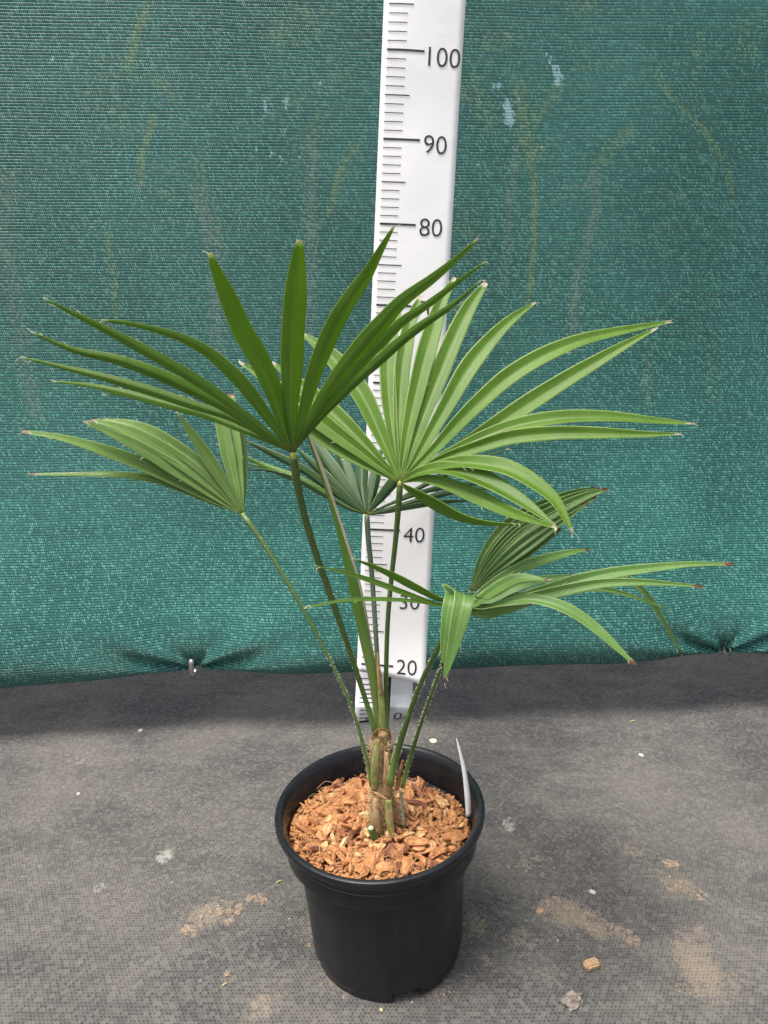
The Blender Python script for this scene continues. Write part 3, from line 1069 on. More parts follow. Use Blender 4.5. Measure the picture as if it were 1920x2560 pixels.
def filaments(lf, segs, seed):
    r4 = random.Random(seed)
    V, Fc = [], []
    for vs_, n_ in segs:
        for q in range(r4.randint(3, 5)):
            i = r4.randint(int(n_ * .35), n_ - 1) if q > 1 else n_ - 1 - r4.randint(0, 1)
            e = r4.choice((0, 8))
            p = vs_[i * 9 + e]
            out = (vs_[i * 9 + e] - vs_[i * 9 + 4]).normalized()
            al = (vs_[i * 9 + 4] - vs_[max(0, i - 1) * 9 + 4]).normalized()
            L = r4.uniform(.002, .0055)
            d = (al * r4.uniform(.4, 1.) + out * r4.uniform(.1, .6) + Vector((0, -.2, -.3)) * r4.random()).normalized()
            m_ = p + d * L * .55
            e_ = p + d * L + Vector((r4.uniform(-.3, .3), r4.uniform(-.3, .3), r4.uniform(-.6, .2))) * L
            v_, f_3, _ = tube([p - d * .001, m_, e_], [.00022, .00018, .00008], 3, 1., Vector((.2, -1, .3)), len(V), False)
            V += v_; Fc += f_3
    part('filaments', mesh('filaments', V, Fc), M['thorn'], lf, kind='stuff')

# -- leaf at upper left, nearest to the viewer, its underside in view
hA = (733, 1132)
yA = .665
nA = (0, -1, -.30)
A = []
def a_(rev, yt, w, nd=nA, **kw):
    kw.setdefault('fold', -.30)
    A.append(seg(hA, rev, yA, yt, w, nd, **kw))
a_([(108, 744), (160, 772), (211, 797), (325, 856), (422, 910), (512, 964), (603, 1030), (681, 1091)], .60, 29, (-.1, -1, .15), peak=.55, tip=.13)
a_([(75, 828), (181, 874), (289, 898), (392, 934), (482, 976), (573, 1024), (663, 1088)], .63, 31, (-.1, -1, .2), peak=.5)
a_([(51, 892), (151, 916), (271, 946), (392, 982), (482, 1012), (573, 1042), (663, 1090)], .66, 25, (-.1, -1, .35), peak=.5)
a_([(130, 953), (211, 961), (301, 979), (392, 1003), (512, 1036), (603, 1073), (681, 1103)], .69, 22, (-.1, -.8, .5), peak=.5)
a_([(262, 987), (313, 987), (374, 997), (452, 1016), (542, 1048), (633, 1089)], .71, 20, (-.1, -.8, -.5), peak=.55)
a_([(253, 801), (313, 807), (392, 825), (458, 847), (524, 884), (591, 945), (639, 1003), (681, 1060), (711, 1103)], .62, 36, (-.1, -1, -.1), peak=.42, tip=.16, power=1.0)
a_([(524, 633), (542, 681), (573, 753), (603, 825), (639, 886), (669, 946), (693, 1012), (711, 1073)], .575, 55, peak=.58, tip=.20, power=2.0)
a_([(749, 601), (744, 657), (738, 741), (732, 825), (729, 922), (726, 1012), (729, 1079)], .565, 60, peak=.58, tip=.26, power=2.6)
a_([(986, 564), (953, 622), (917, 687), (881, 738), (845, 796), (816, 857), (787, 930), (761, 1020), (744, 1086)], .58, 46, peak=.55, tip=.12, power=1.6)
a_([(1195, 597), (1145, 644), (1080, 698), (1007, 752), (953, 810), (902, 868), (855, 926), (808, 995), (765, 1071)], .60, 43, (.1, -1, -.25), peak=.5, tip=.12, power=1.5)
a_([(1212, 655), (1134, 713), (1062, 767), (1007, 803), (953, 857), (899, 912), (845, 977), (790, 1042), (754, 1092)], .62, 27, (.2, -1, -.1), peak=.5, tip=.14)
a_([(1204, 700), (1134, 760), (1062, 807), (997, 857), (935, 912), (881, 959), (819, 1024), (772, 1074)], .64, 27, (.2, -1, .1), peak=.5, tip=.12)
a_([(1152, 760), (1100, 790), (1050, 824), (985, 872), (925, 925), (860, 985), (790, 1060)], .655, 17, (.2, -1, .2), peak=.5, tip=.1)
fan([(940, 1835, .730), (905, 1722, .724), (870, 1615, .718), (830, 1500, .710), (790, 1385, .700), (760, 1285, .688), (742, 1200, .676), (733, 1138, .667)],
    [8, 6.5, 7, 8, 8.5, 9, 9.5, 10.5], 'stalk', (733, 1136, yA), .0058, A, 'leaf_back', 'dark green fan leaf at upper left, nearest the viewer', (.08, .98, 60, .0011))

# -- bright leaf right of the middle
hB = (1000, 1205)
yB = .715
nB = (0, -.85, .55)
Bs = []
def b_(rev, yt, w, nd=nB, **kw):
    kw.setdefault('fold', .25)
    Bs.append(seg(hB, rev, yB, yt, w, nd, **kw))
b_([(690, 1030), (760, 1068), (850, 1124), (930, 1168)], .76, 34, (-.2, -.8, .4), peak=.5)
b_([(597, 904), (660, 945), (740, 1006), (830, 1076), (915, 1140)], .78, 46, (-.1, -.9, .5), peak=.55)
b_([(680, 905), (743, 957), (827, 1029), (903, 1103), (960, 1165)], .80, 48, peak=.55)
b_([(755, 835), (785, 855), (845, 908), (903, 984), (946, 1074), (982, 1160)], .815, 52, peak=.6, tip=.12)
b_([(1000, 770), (975, 850), (969, 912), (973, 1002), (986, 1114)], .83, 42, peak=.6, tip=.2, power=2.2)
b_([(1052, 740), (1027, 803), (1009, 894), (1001, 984), (998, 1092)], .84, 41, peak=.6, tip=.2, power=2.2)
b_([(1138, 694), (1105, 752), (1083, 821), (1062, 894), (1040, 984), (1017, 1092)], .84, 49, peak=.58, tip=.16, power=2.0)
b_([(1215, 707), (1170, 774), (1130, 857), (1101, 930), (1069, 1013), (1033, 1114)], .84, 49, peak=.6, tip=.22, power=2.2)
b_([(1339, 756), (1277, 800), (1222, 855), (1166, 927), (1122, 1005), (1078, 1082), (1033, 1160)], .82, 47, peak=.55, tip=.1)
b_([(1679, 804), (1555, 827), (1455, 850), (1361, 888), (1277, 938), (1211, 994), (1144, 1060), (1083, 1127)], .77, 46, (.1, -.75, .6), peak=.45, tip=.14, power=1.3)
b_([(1645, 819), (1566, 861), (1471, 916), (1388, 966), (1277, 1038), (1194, 1094), (1111, 1146)], .75, 48, (.1, -.75, .6), peak=.5, tip=.1)
b_([(1738, 1060), (1638, 1052), (1527, 1042), (1416, 1043), (1311, 1058), (1222, 1086), (1128, 1130)], .70, 34, (.05, -.7, .7), peak=.5, tip=.1)
b_([(1704, 1085), (1610, 1086), (1499, 1083), (1388, 1083), (1277, 1094), (1194, 1118), (1100, 1150)], .67, 38, (.05, -.85, .4), peak=.5, tip=.12)
b_([(1433, 1335), (1388, 1254), (1333, 1207), (1266, 1171), (1200, 1158), (1144, 1156), (1083, 1168), (1035, 1188)], .62, 40, (.45, -.8, .6), peak=.6, tip=.16)
b_([(1391, 1319), (1322, 1266), (1238, 1214), (1166, 1183), (1100, 1171), (1044, 1182)], .615, 42, (.35, -.8, .7), peak=.5, tip=.1)
b_([(1388, 1320), (1277, 1281), (1194, 1243), (1111, 1208), (1050, 1196)], .605, 38, (.2, -.9, .3), peak=.5, tip=.08)
b_([(1300, 1311), (1222, 1305), (1161, 1290), (1100, 1260), (1044, 1232), (1011, 1214)], .60, 30, (.1, -.8, -.4), peak=.32, tip=.08, power=1.0, mat='leaf_back')
fan([(966, 1840, .736), (965, 1700, .736), (969, 1560, .734), (978, 1450, .730), (988, 1360, .726), (996, 1270, .720), (1000, 1210, .716)],
    [7, 5.8, 5.8, 6, 6.2, 6.8, 8], 'stalk', (1000, 1207, yB), .0050, Bs, 'leaf_top', 'bright green fan leaf right of the middle, largest of all', (.05, .8, 50, .0010))

# -- small shaded leaf behind
hC = (917, 1286)
yC = .80
nC = (0, -1, -.25)
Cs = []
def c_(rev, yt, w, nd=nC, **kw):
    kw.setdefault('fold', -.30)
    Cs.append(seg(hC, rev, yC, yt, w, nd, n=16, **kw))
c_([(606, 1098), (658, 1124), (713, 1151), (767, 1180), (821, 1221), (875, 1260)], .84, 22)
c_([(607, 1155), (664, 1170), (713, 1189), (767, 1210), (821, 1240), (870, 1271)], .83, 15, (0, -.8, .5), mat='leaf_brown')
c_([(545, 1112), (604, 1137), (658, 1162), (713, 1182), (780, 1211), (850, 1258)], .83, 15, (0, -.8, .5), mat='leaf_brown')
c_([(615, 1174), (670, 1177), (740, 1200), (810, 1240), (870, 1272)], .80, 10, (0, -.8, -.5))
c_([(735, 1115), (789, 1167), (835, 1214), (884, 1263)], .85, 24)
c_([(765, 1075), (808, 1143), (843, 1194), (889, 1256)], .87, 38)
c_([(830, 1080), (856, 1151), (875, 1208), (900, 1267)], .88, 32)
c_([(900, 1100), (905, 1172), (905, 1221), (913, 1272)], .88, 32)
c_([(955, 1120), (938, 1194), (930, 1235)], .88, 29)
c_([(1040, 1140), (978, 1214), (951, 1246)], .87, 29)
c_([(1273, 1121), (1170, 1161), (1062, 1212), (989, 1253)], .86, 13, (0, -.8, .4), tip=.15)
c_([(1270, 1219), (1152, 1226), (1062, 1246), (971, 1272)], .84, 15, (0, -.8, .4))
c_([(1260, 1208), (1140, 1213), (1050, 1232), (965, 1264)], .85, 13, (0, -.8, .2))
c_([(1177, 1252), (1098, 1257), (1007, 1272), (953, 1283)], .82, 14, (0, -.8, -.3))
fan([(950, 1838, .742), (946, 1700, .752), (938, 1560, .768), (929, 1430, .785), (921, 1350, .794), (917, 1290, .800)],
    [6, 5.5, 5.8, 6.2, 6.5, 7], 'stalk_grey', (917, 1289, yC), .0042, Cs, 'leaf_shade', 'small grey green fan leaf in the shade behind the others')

# -- glossy leaf at the far left
hD = (606, 1284)
yD = .76
nD = (-.15, -.75, .75)
Ds = []
def d_(rev, yt, w, nd=nD, **kw):
    kw.setdefault('fold', .12)
    Ds.append(seg(hD, rev, yD, yt, w, nd, **kw))
d_([(75, 1186), (181, 1186), (289, 1187), (386, 1199), (470, 1229), (542, 1261)], .70, 20, (-.1, -.6, .8), peak=.45, tip=.2, power=1.1)
d_([(54, 1079), (151, 1094), (253, 1124), (338, 1154), (422, 1191), (512, 1238)], .69, 36, peak=.5, tip=.2, power=1.2)
d_([(208, 1053), (271, 1080), (338, 1113), (410, 1155), (482, 1201), (555, 1251)], .71, 36, peak=.5, tip=.14)
d_([(225, 1050), (290, 1066), (356, 1093), (424, 1135), (492, 1183), (560, 1241)], .725, 38, peak=.5, tip=.16)
d_([(250, 1050), (313, 1058), (374, 1077), (436, 1116), (502, 1167), (563, 1231)], .74, 36, peak=.5, tip=.16)
d_([(443, 1030), (476, 1079), (512, 1133), (555, 1199)], .75, 33, peak=.5, tip=.12)
d_([(545, 1000), (557, 1070), (572, 1145), (590, 1220)], .80, 34, (.1, -1, .3), peak=.6, tip=.5, power=3)
d_([(578, 985), (581, 1070), (589, 1145), (599, 1220)], .81, 36, (.2, -1, .3), peak=.6, tip=.4, power=3)
d_([(605, 1050), (606, 1100), (607, 1160), (607, 1225)], .82, 26, (.5, -1, .2), peak=.55, tip=.3, mat='leaf_brown')
fan([(930, 1965, .728), (915, 1890, .724), (880, 1770, .724), (830, 1660, .728), (770, 1545, .735), (700, 1425, .745), (650, 1345, .753), (608, 1288, .759)],
    [6.5, 5.5, 4.6, 4.6, 4.8, 5, 5.5, 7], 'stalk_pale', (607, 1286, yD), .0040, Ds, 'leaf_gloss', 'glossy fan leaf at far left with brown tips', (.02, .5, 120, .0012))

# -- folded leaf at right, upper of the two
hE = (1175, 1478)
yE = .70
Es = []
def e_(rev, yt, w, nd=(.35, -.8, .5), **kw):
    kw.setdefault('mat', 'leaf_brown')
    Es.append(seg(hE, rev, yE, yt, w, nd, **kw))
e_([(1488, 1221), (1440, 1232), (1370, 1258), (1290, 1296), (1240, 1342), (1204, 1400)], .76, 32, (-.3, -.9, .2), peak=.55, tip=.3, fold=.3)
e_([(1500, 1224), (1450, 1238), (1385, 1266), (1308, 1303), (1256, 1350), (1214, 1405)], .755, 34, (.0, -.9, .4), peak=.55, tip=.3, fold=.3)
e_([(1520, 1222), (1465, 1240), (1400, 1271), (1326, 1312), (1270, 1357), (1222, 1410)], .75, 34, peak=.55, tip=.2, fold=.3)
e_([(1490, 1240), (1410, 1280), (1342, 1322), (1285, 1366), (1230, 1416)], .745, 34, peak=.55, tip=.25, fold=.3)
e_([(1468, 1256), (1415, 1291), (1356, 1331), (1298, 1376), (1238, 1423)], .74, 34, peak=.55, tip=.25, fold=.3)
e_([(1398, 1318), (1350, 1350), (1300, 1388), (1238, 1432)], .735, 34, peak=.6, tip=.5, power=3, fold=.3)
e_([(1285, 1412), (1262, 1424), (1222, 1449)], .72, 32, peak=.7, tip=.6, power=4, fold=.3)
fan([(1006, 1968, .722), (1022, 1905, .718), (1055, 1800, .712), (1098, 1680, .705), (1135, 1580, .703), (1162, 1510, .701), (1174, 1481, .700)],
    [6, 6, 5, 4.6, 4.6, 4.6, 5], 'stalk', (1175, 1480, yE), .0036, Es, 'leaf_brown', 'half folded fan leaf at right with ragged brown ends', (.02, .75, 170, .0013))

# -- drooping leaf at lower right
hF = (1150, 1515)
yF = .645
Fs = []
def f_(rev, yt, w, nd=(0, -.6, .8), hub=hF, **kw):
    kw.setdefault('mat', 'leaf_brown')
    kw.setdefault('fold', .20)
    Fs.append(seg(hub, rev, yF, yt, w, nd, **kw))
f_([(886, 1398), (935, 1416), (989, 1441), (1044, 1470), (1098, 1497)], .63, 19, (0, -.9, -.3), mat='leaf_back')
f_([(785, 1414), (845, 1427), (917, 1448), (989, 1474), (1062, 1501), (1098, 1512)], .62, 15, (0, -.7, .5), mat='leaf_back')
f_([(760, 1521), (808, 1510), (863, 1501), (953, 1498), (1044, 1504), (1098, 1514)], .61, 10, (0, -.6, .8), mat='leaf_back', tip=.3)
f_([(1473, 1373), (1427, 1381), (1369, 1396), (1311, 1416), (1254, 1445), (1210, 1474), (1181, 1500)], .70, 29, (.1, -.7, .7))
f_([(1369, 1451), (1326, 1445), (1288, 1448), (1242, 1471), (1204, 1498), (1178, 1516)], .62, 28, (.1, -.6, .8))
f_([(1330, 1440), (1400, 1445), (1430, 1438), (1360, 1448), (1290, 1466), (1225, 1500)][2:], .66, 26, (.1, -.7, .6))
f_([(1835, 1410), (1721, 1411), (1610, 1422), (1527, 1433), (1444, 1452), (1361, 1477), (1277, 1499), (1211, 1517)], .66, 33, (.05, -.75, .6), peak=.42, tip=.2, power=1.1)
f_([(1757, 1467), (1666, 1459), (1582, 1455), (1499, 1459), (1416, 1475), (1333, 1493), (1250, 1514)], .63, 30, (.05, -.85, .4), peak=.42, tip=.2, power=1.1)
f_([(1588, 1663), (1544, 1621), (1488, 1570), (1433, 1531), (1377, 1507), (1311, 1497), (1238, 1514), (1190, 1527)], .58, 28, (.3, -.7, .7), peak=.6, tip=.2)
f_([(1702, 1638), (1666, 1566), (1621, 1494), (1588, 1461), (1540, 1432), (1470, 1445), (1380, 1475), (1270, 1505)], .72, 17, (.5, -.8, .5), peak=.5, tip=.2)
f_([(1671, 1523), (1599, 1497), (1527, 1476), (1460, 1472), (1380, 1485), (1260, 1513)], .70, 15, (.1, -.8, .4), peak=.5)
f_([(1330, 1510), (1250, 1525), (1200, 1532)], .62, 26, (.1, -.9, -.2), peak=.4)
# front leaflets bending over and hanging down
f_([(1106, 1667, .583), (1110, 1600, .588), (1117, 1545, .593), (1125, 1503, .600), (1131, 1489, .611), (1137, 1490, .626)], .575, 36, (.05, -.7, .7), hub=(1146, 1502, .645), peak=.35, tip=.12, base=.75, fold=.06, power=1.6)
f_([(1109, 1706, .578), (1122, 1655, .582), (1138, 1595, .587), (1151, 1540, .592), (1159, 1503, .599), (1161, 1485, .611), (1160, 1487, .626)], .57, 52, (.05, -.7, .7), hub=(1156, 1500, .645), peak=.35, tip=.08, base=.92, fold=.08, power=1.6)
fan([(975, 1962, .716), (985, 1910, .714), (1005, 1840, .708), (1045, 1725, .692), (1092, 1625, .672), (1130, 1555, .655), (1150, 1518, .646)],
    [9.5, 9, 7.5, 6.8, 6.5, 6.5, 6.5], 'stalk', (1150, 1516, yF), .0040, Fs, 'leaf_brown', 'spreading fan leaf at lower right, one leaflet hanging straight down in front', (.02, .7, 190, .0013))

# -- unopened spear leaf
path, rad, (vs, fs, uv) = stalk([(950, 1835, .738), (940, 1760, .738), (932, 1690, .737), (912, 1590, .735), (888, 1470, .732), (862, 1365, .728), (828, 1250, .722), (796, 1155, .716), (772, 1092, .711), (757, 1045, .708), (746, 1008, .706)],
                               [8, 9, 12.5, 14.5, 16.5, 16.5, 12, 8.5, 7.5, 6, 3], 12, 44, .55)
spear = part('spear_leaf', mesh('spear_leaf', vs, fs, True, uv), M['spear'], None, 'unopened spear leaf with a dry beige edge')
# second, shorter young shoot with a dry brown point
path, rad, (vs, fs, uv) = stalk([(956, 1860, .740), (955, 1780, .731), (950, 1710, .730), (946, 1665, .731), (944, 1634, .732)], [12, 9.5, 8, 6.5, 2], 12, 24, .6)
part('shoot', mesh('shoot', vs, fs, True, uv), M['sheath_green'], None, 'short pale shoot')
path, rad, (vs, fs, uv) = stalk([(953, 1740, .7245), (949, 1690, .7255), (946, 1660, .727), (944, 1630, .730)], [2.6, 3.6, 3.4, 1.0], 10, 16, .5)
part('dry_point', mesh('dry_point', vs, fs, True, uv), M['sheath'], None, 'dry brown point of the short shoot')

# -- trunk: stacked leaf bases with fibre
vs, fs, uv = [], [], []
TN, TS = 34, 28
for i in range(TN):
    t = i / (TN - 1)
    vpx = 2092 - (2092 - 1822) * t
    u = np.interp(vpx, [1822, 1900, 1960, 2010, 2092], [953, 954, 956, 958, 956])
    r_ = np.interp(vpx, [1822, 1860, 1930, 1985, 1990, 2040, 2092], [22, 24, 22.5, 24, 28, 30.5, 34])
    c = P(u, vpx, .737)
    r_ *= zdepth(c) / F_PX
    for k in range(TS):
        a = 2 * math.pi * k / TS
        rr = r_ * (1 + .24 * mnoise.noise(Vector((math.cos(a) * 2.2, math.sin(a) * 2.2, t * 9))) + .07 * mnoise.noise(Vector((math.cos(a) * 8, math.sin(a) * 8, t * 40))))
        vs.append(c + Vector((math.cos(a) * rr, math.sin(a) * rr * .9, 0)))
        uv.append((k / TS, t))
for i in range(TN - 1):
    for k in range(TS):
        a, b = i * TS + k, i * TS + (k + 1) % TS
        fs.append((a, b, b + TS, a + TS))
fs.append(tuple((TN - 1) * TS + k for k in range(TS)))
def mat_trunk():
    b = NB('fibrous_trunk')
    uv_ = b.coord('UV')
    u_, v_, _ = b.sep(uv_)
    o = b.coord()
    nz = b.noise(b.mapping(o, (1, 1, .45)), 240, 5, .75)
    nb = b.noise(o, 70, 3)
    c = b.mix(b.ramp(nz, .33, .62), (.25, .125, .055), (.62, .43, .23))
    c = b.mix(b.math('MULTIPLY', b.ramp(nb, .52, .66), b.ramp(v_, .3, 1., .25, .75)), c, (.30, .33, .10))
    c = b.mix(b.math('MULTIPLY', b.ramp(v_, .35, .1), .45), c, (.16, .10, .055))
    return b.bsdf(c, .85, .2, b.bump(nz, 1., .003))
M['trunk'] = mat_trunk()
def mat_old(name, ca, cb, cc):
    b = NB(name)
    o = b.coord()
    n1, n2 = b.noise(b.mapping(o, (1, 1, .3)), 300, 4, .7), b.noise(o, 110, 3)
    c = b.mix(b.ramp(n1, .35, .65), ca, cb)
    c = b.mix(b.ramp(n2, .45, .62), c, cc)
    return b.bsdf(c, .75, .25, b.bump(n1, .8, .002))
M['sheath_mix'] = mat_old('old_green_base', (.22, .24, .07), (.38, .40, .15), (.36, .22, .11))
M['sheath_tan'] = mat_old('dry_tan_sheath', (.26, .13, .06), (.55, .38, .20), (.40, .30, .15))
M['sheath_old'] = mat_old('old_grey_stalk', (.10, .12, .07), (.30, .31, .22), (.16, .13, .08))
part('trunk', mesh('trunk', vs, fs, True, uv), M['trunk'], None, 'short fibrous brown trunk')
V, Fc = [], []
r2 = random.Random(8)
for i in range(1300):
    vpx = r2.uniform(1845, 2090)
    a = r2.uniform(math.pi, 2 * math.pi) if r2.random() < .8 else r2.uniform(0, math.pi)
    u = np.interp(vpx, [1822, 1900, 1960, 2010, 2092], [953, 954, 956, 958, 956])
    c = P(u, vpx, .737)
    rr = np.interp(vpx, [1822, 1860, 1930, 1985, 1990, 2040, 2092], [22, 24, 22.5, 24, 28, 30.5, 34]) * zdepth(c) / F_PX * r2.uniform(.97, 1.22)
    rad_ = Vector((math.cos(a), math.sin(a) * .9, 0))
    p = c + rad_ * rr
    L = r2.uniform(.0025, .0085) if i % 3 else r2.uniform(.007, .014)
    side = Vector((-math.sin(a), math.cos(a), 0))
    q = p + rad_ * L * r2.uniform(.15, .7) + Vector((0, 0, L * r2.uniform(-.9, .7))) + side * L * r2.uniform(-.8, .8)
    mid = p.lerp(q, .5) + rad_ * L * .15
    v_, f_2, _ = tube([p, mid, q], [.00036, .00030, .00012], 3, 1., Vector((.3, -1, .2)), len(V), False)
    V += v_; Fc += f_2
part('fibres', mesh('fibres', V, Fc), M['fibre'], None, kind='stuff')
# old leaf bases clasping the trunk
def clasp(pts, radii, mat, label, flat=.55, name='leaf_base'):
    path, rad, (vs, fs, uv) = stalk(pts, radii, 10, 18, flat)
    return part(name, mesh(name, vs, fs, True, uv), M[mat], None, label)
clasp([(980, 2092, .716), (974, 2045, .717), (970, 2000, .719)], [7, 11, 10], 'sheath_mix', 'greenish old leaf base')
clasp([(1012, 2066, .712), (1006, 2020, .714), (1001, 1975, .718)], [4.5, 4.5, 3.5], 'sheath_old', 'thin grey green old stalk')
clasp([(936, 1975, .7215), (938, 1905, .7165), (944, 1848, .720)], [8, 11, 6], 'sheath_mix', 'pale green sheath round the upper trunk', .4, 'sheath')
clasp([(966, 1992, .7205), (968, 1935, .717), (966, 1880, .7205)], [8, 10, 5], 'sheath_tan', 'tan dry sheath round the trunk', .4, 'sheath')
clasp([(940, 2080, .7165), (938, 2035, .7155), (941, 1995, .719)], [12, 12, 7], 'sheath_tan', 'brown old leaf base', .4)
# clasp([(905, 2075, .722), (914, 2030, .722), (925, 1985, .724)], [7, 13, 9], 'trunk', 'brown old leaf base')
clasp([(993, 1975, .724), (999, 1935, .722), (1008, 1900, .722)], [5, 7, 3], 'sheath', 'reddish brown sheath')
clasp([(930, 1850, .722), (938, 1830, .718), (955, 1822, .715), (972, 1832, .717), (976, 1850, .722)], [2.5, 3.2, 3.6, 3.2, 2.5], 'sheath', 'curled dry collar', .35, 'collar')
clasp([(928, 1978, .720), (945, 1986, .716), (968, 1998, .714)], [2, 5, 2], 'chip_pale', 'torn pale sheath flap', .35, 'sheath_flap')
# cut stalk stub
path, rad, (vs, fs, uv) = stalk([(942, 2108, .712), (935, 2092, .707), (927, 2070, .704)], [9, 9.5, 9], 10, 10, .8)
st = part('cut_stalk', mesh('cut_stalk', vs, fs, True, uv), M['stalk'], None, 'green stub of a cut leaf stalk')
p1, t1 = path[-1], (path[-1] - path[-2]).normalized()
v_, f_2, _ = tube([p1 - t1 * .0005, p1 + t1 * .0016], [rad[-1] * .9, rad[-1] * .55], 10, .8)
part('cut_face', mesh('cut_face', v_, f_2, False), M['white_pulp'], st)

# ---------------------------------------------------------------- plant label in the pot
vs, fs = [], []
cl = catmull([P(1172, 2040, .745), P(1168, 1985, .750), P(1160, 1925, .757), P(1150, 1880, .763), P(1141, 1846, .769)], 24)
wd = [np.interp(i / 23, [0, .25, .6, .9, 1], [17, 16, 12, 6, 1.5]) * zdepth(cl[i]) / F_PX for i in range(24)]
for i, p in enumerate(cl):
    sdv = Vector((1, .5, 0)).normalized()
    vs += [p - sdv * wd[i] * .5, p + Vector((.2, -1, 0)) * wd[i] * .12, p + sdv * wd[i] * .5]
for i in range(23):
    for j in (0, 1):
        a = i * 3 + j
        fs.append((a, a + 1, a + 4, a + 3))
tag = link('plant_label', mesh('plant_label', vs, fs), M['tag'], label='white plastic pointed plant label stuck in the mulch at the right of the pot', cat='plant label')
s = tag.modifiers.new('thickness', 'SOLIDIFY'); s.thickness = .0007; s.offset = 0

# ---------------------------------------------------------------- odds and ends on the ground
def clod_mesh(name, rx, ry, rz, seed, sub=2, rough=.35):
    bm = bmesh.new()
    bmesh.ops.create_icosphere(bm, subdivisions=sub, radius=1)
    for v_ in bm.verts:
        n_ = 1 + rough * mnoise.noise(v_.co * 1.7 + Vector((seed, 0, 0))) + rough * .6 * mnoise.noise(v_.co * 4.5 + Vector((0, seed, 0)))
        v_.co = Vector((v_.co.x * rx * n_, v_.co.y * ry * n_, max(-.35, v_.co.z) * rz * n_))
    me = bpy.data.meshes.new(name); bm.to_mesh(me); bm.free()
    return me
def gz(p):
    return zground(p.x, p.y)
# pellet
g = G(1478, 2415)
bm = bmesh.new()
bmesh.ops.create_cube(bm, size=1)
for v_ in bm.verts:
    v_.co = Vector((v_.co.x * .0185, v_.co.y * .0115, v_.co.z * .0085))
bmesh.ops.bevel(bm, geom=bm.edges[:], offset=.0018, segments=2, affect='EDGES')
bmesh.ops.subdivide_edges(bm, edges=[e for e in bm.edges if e.calc_length() > .006], cuts=3, use_grid_fill=True)
for v_ in bm.verts:
    v_.co *= 1 + .10 * mnoise.noise(v_.co * 300)
me = bpy.data.meshes.new('pellet'); bm.to_mesh(me); bm.free()
o = link('pressed_pellet', me, M['pellet'], label='light brown block shaped pellet lying on the ground cover right of the pot', cat='pellet')
o.location = (g.x, g.y, gz(g) + .0042); o.rotation_euler = (.05, -.04, .32)
def drop(name, px, py, r, flat, mat, label, cat, seed, rough=.4, group=None, asp=.8):
    g = G(px, py)
    s = r * zdepth(g) / F_PX
    o = link(name, clod_mesh(name, s, s * asp, s * flat, seed, 3, rough), mat, label=label, cat=cat, group=group)
    o.location = (g.x, g.y, gz(g) + s * flat * .2)
    o.rotation_euler = (0, 0, seed * 1.7)
    return o
drop('soil_clod', 1432, 2502, 22, .42, M['clod'], 'ragged grey brown soil clod near the bottom edge, below the pellet', 'clod', 1.3, .55, asp=1.2)
drop('soil_clod', 1522, 2318, 13, .55, M['clod'], 'small dark soil clod at the end of the brown dirt patch', 'clod', 4.1, .55)
drop('soil_clod', 1681, 2165, 15, .35, M['soil'], 'brown soil clod on the ground cover at far right', 'clod', 6.3, .5, asp=1.5)
drop('soil_clod', 1357, 2188, 9, .5, M['clod'], 'tiny grey clod beside the dirt right of the pot', 'clod', 8.9, .5)
drop('soil_clod', 568, 2436, 9, .45, M['soil'], 'tiny brown clod lying by a straw left of the pot', 'clod', 3.3, .5)
drop('pebble', 1350, 2276, 9, .6, M['pellet'], 'pale tan pebble beside the dirt patch right of the pot', 'pebble', 2.2, .25)
drop('pebble', 1481, 2231, 8, .5, M['grit'], 'whitish pebble above the dirt patch right of the pot', 'pebble', 5.2, .25)
drop('pebble', 953, 2524, 5, .7, M['straw'], 'tiny yellowish pebble just in front of the pot', 'pebble', 7.2, .2)
drop('pebble', 351, 1825, 6, .4, M['grit'], 'pale flake on the ground cover under the net clip', 'pebble', 9.2, .3)
drop('pebble', 196, 1981, 5.5, .7, M['grit'], 'round pale pebble at the left edge of the ground cover', 'pebble', 1.2, .2)
drop('pebble', 1083, 1850, 8, .25, M['grit'], 'pale grey flake behind the pot rim', 'pebble', 3.9, .5, asp=1.2)
drop('pebble', 1603, 1890, 6, .4, M['grit'], 'pale speck sized pebble on the ground cover right of the white label', 'pebble', 6.9, .4)
# straws
for (a, b, lab) in (((556, 2466), (571, 2459), 'short pale straw on the ground cover left of the pot'), ((690, 2212), (706, 2206), 'tiny yellow green straw left of the pot rim'), ((1575, 1805), (1590, 1803), 'tiny yellowish straw in the shade below the net')):
    p, q = G(*a), G(*b)
    p.z = gz(p) + .001; q.z = gz(q) + .0015
    m_ = p.lerp(q, .5) + Vector((0, 0, .0012))
    v_, f_2, _ = tube(catmull([p, m_, q], 7), [.0010, .0012, .0012, .0011, .0010, .0008, .0005], 5, .6)
    link('straw', mesh('straw', v_, f_2), M['straw'], label=lab, cat='straw')
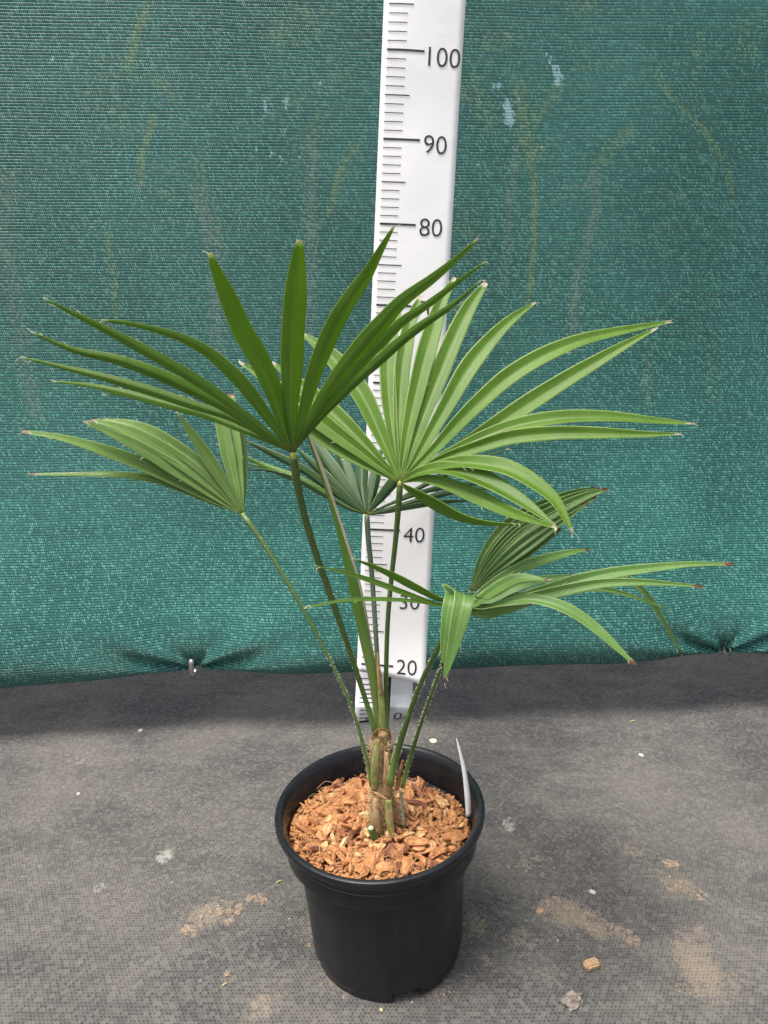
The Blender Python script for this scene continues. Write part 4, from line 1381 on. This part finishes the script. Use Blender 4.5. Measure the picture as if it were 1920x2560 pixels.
# crumbled soil in patches
def crumbs(cells, count, smin, smax, mat, label, seed, flat=.28):
    r3 = random.Random(seed)
    V, Fc = [], []
    for i in range(count):
        px, py, rx, ry, ang = r3.choice(cells)
        rr, aa = math.sqrt(r3.random()), r3.uniform(0, 6.28)
        ex, ey = rx * rr * math.cos(aa), ry * rr * math.sin(aa)
        g = G(px + ex * math.cos(ang) + ey * math.sin(ang), py - ex * math.sin(ang) + ey * math.cos(ang))
        s = r3.uniform(smin, smax) ** 1.0 * zdepth(g) / F_PX
        if r3.random() < .55: s *= .45
        k = r3.randint(6, 9)
        top, bot = [], []
        ph = r3.uniform(0, 6.28)
        for j in range(k):
            a = ph + 6.283 * j / k
            q = s * r3.uniform(.55, 1.25)
            bot.append(Vector((g.x + math.cos(a) * q, g.y + math.sin(a) * q, gz(g) - .0005)))
            top.append(Vector((g.x + math.cos(a) * q * .78, g.y + math.sin(a) * q * .78, gz(g) + s * flat * r3.uniform(.6, 1.3))))
        b0 = len(V)
        V += bot + top
        Fc += [(b0 + j, b0 + (j + 1) % k, b0 + k + (j + 1) % k, b0 + k + j) for j in range(k)]
        Fc.append(tuple(b0 + k + j for j in range(k)))
    link('soil_crumbs', mesh('soil_crumbs', V, Fc, False), mat, label=label, cat='soil', kind='stuff')
crumbs([(500, 2305, 55, 22, .55), (555, 2272, 50, 18, .1), (570, 2290, 26, 18, 0), (480, 2330, 20, 14, 0), (650, 2253, 28, 10, -.35)], 95, 5, 13, M['soil'], 'flaky brown soil patch on the ground cover left of the pot', 1)
crumbs([(1420, 2272, 70, 24, -.35), (1470, 2300, 60, 16, -.5), (1570, 2340, 40, 14, -.75)], 120, 3, 11, M['soil'], 'crumbled brown soil patch on the ground cover right of the pot', 2)
crumbs([(1325, 2160, 40, 18, .3), (1245, 2163, 30, 8, 0)], 45, 3, 9, M['clod'], 'grey brown soil crumbs close to the right side of the pot rim', 3)
crumbs([(1735, 2235, 36, 12, -.5), (1690, 2215, 30, 20, 0)], 40, 3, 8, M['soil'], 'brown crumbs at the far right of the ground cover', 4)
crumbs([(1740, 2420, 55, 80, 0), (1730, 2465, 45, 20, 0)], 150, 1.5, 4, M['soil'], 'fine tan grains in the sandy patch at lower right', 5)
crumbs([(960, 2200, 1000, 340, 0), (960, 2300, 960, 250, 0)], 70, .8, 2.4, M['grit'], 'scattered pale grit over the ground cover', 6, .7)
crumbs([(1195, 2330, 25, 60, 0), (775, 2330, 25, 50, 0), (840, 2470, 50, 18, -.5), (1110, 2485, 40, 14, .3)], 70, 1.2, 3.5, M['pellet'], 'tan grains spilled round the foot of the pot', 7, .6)
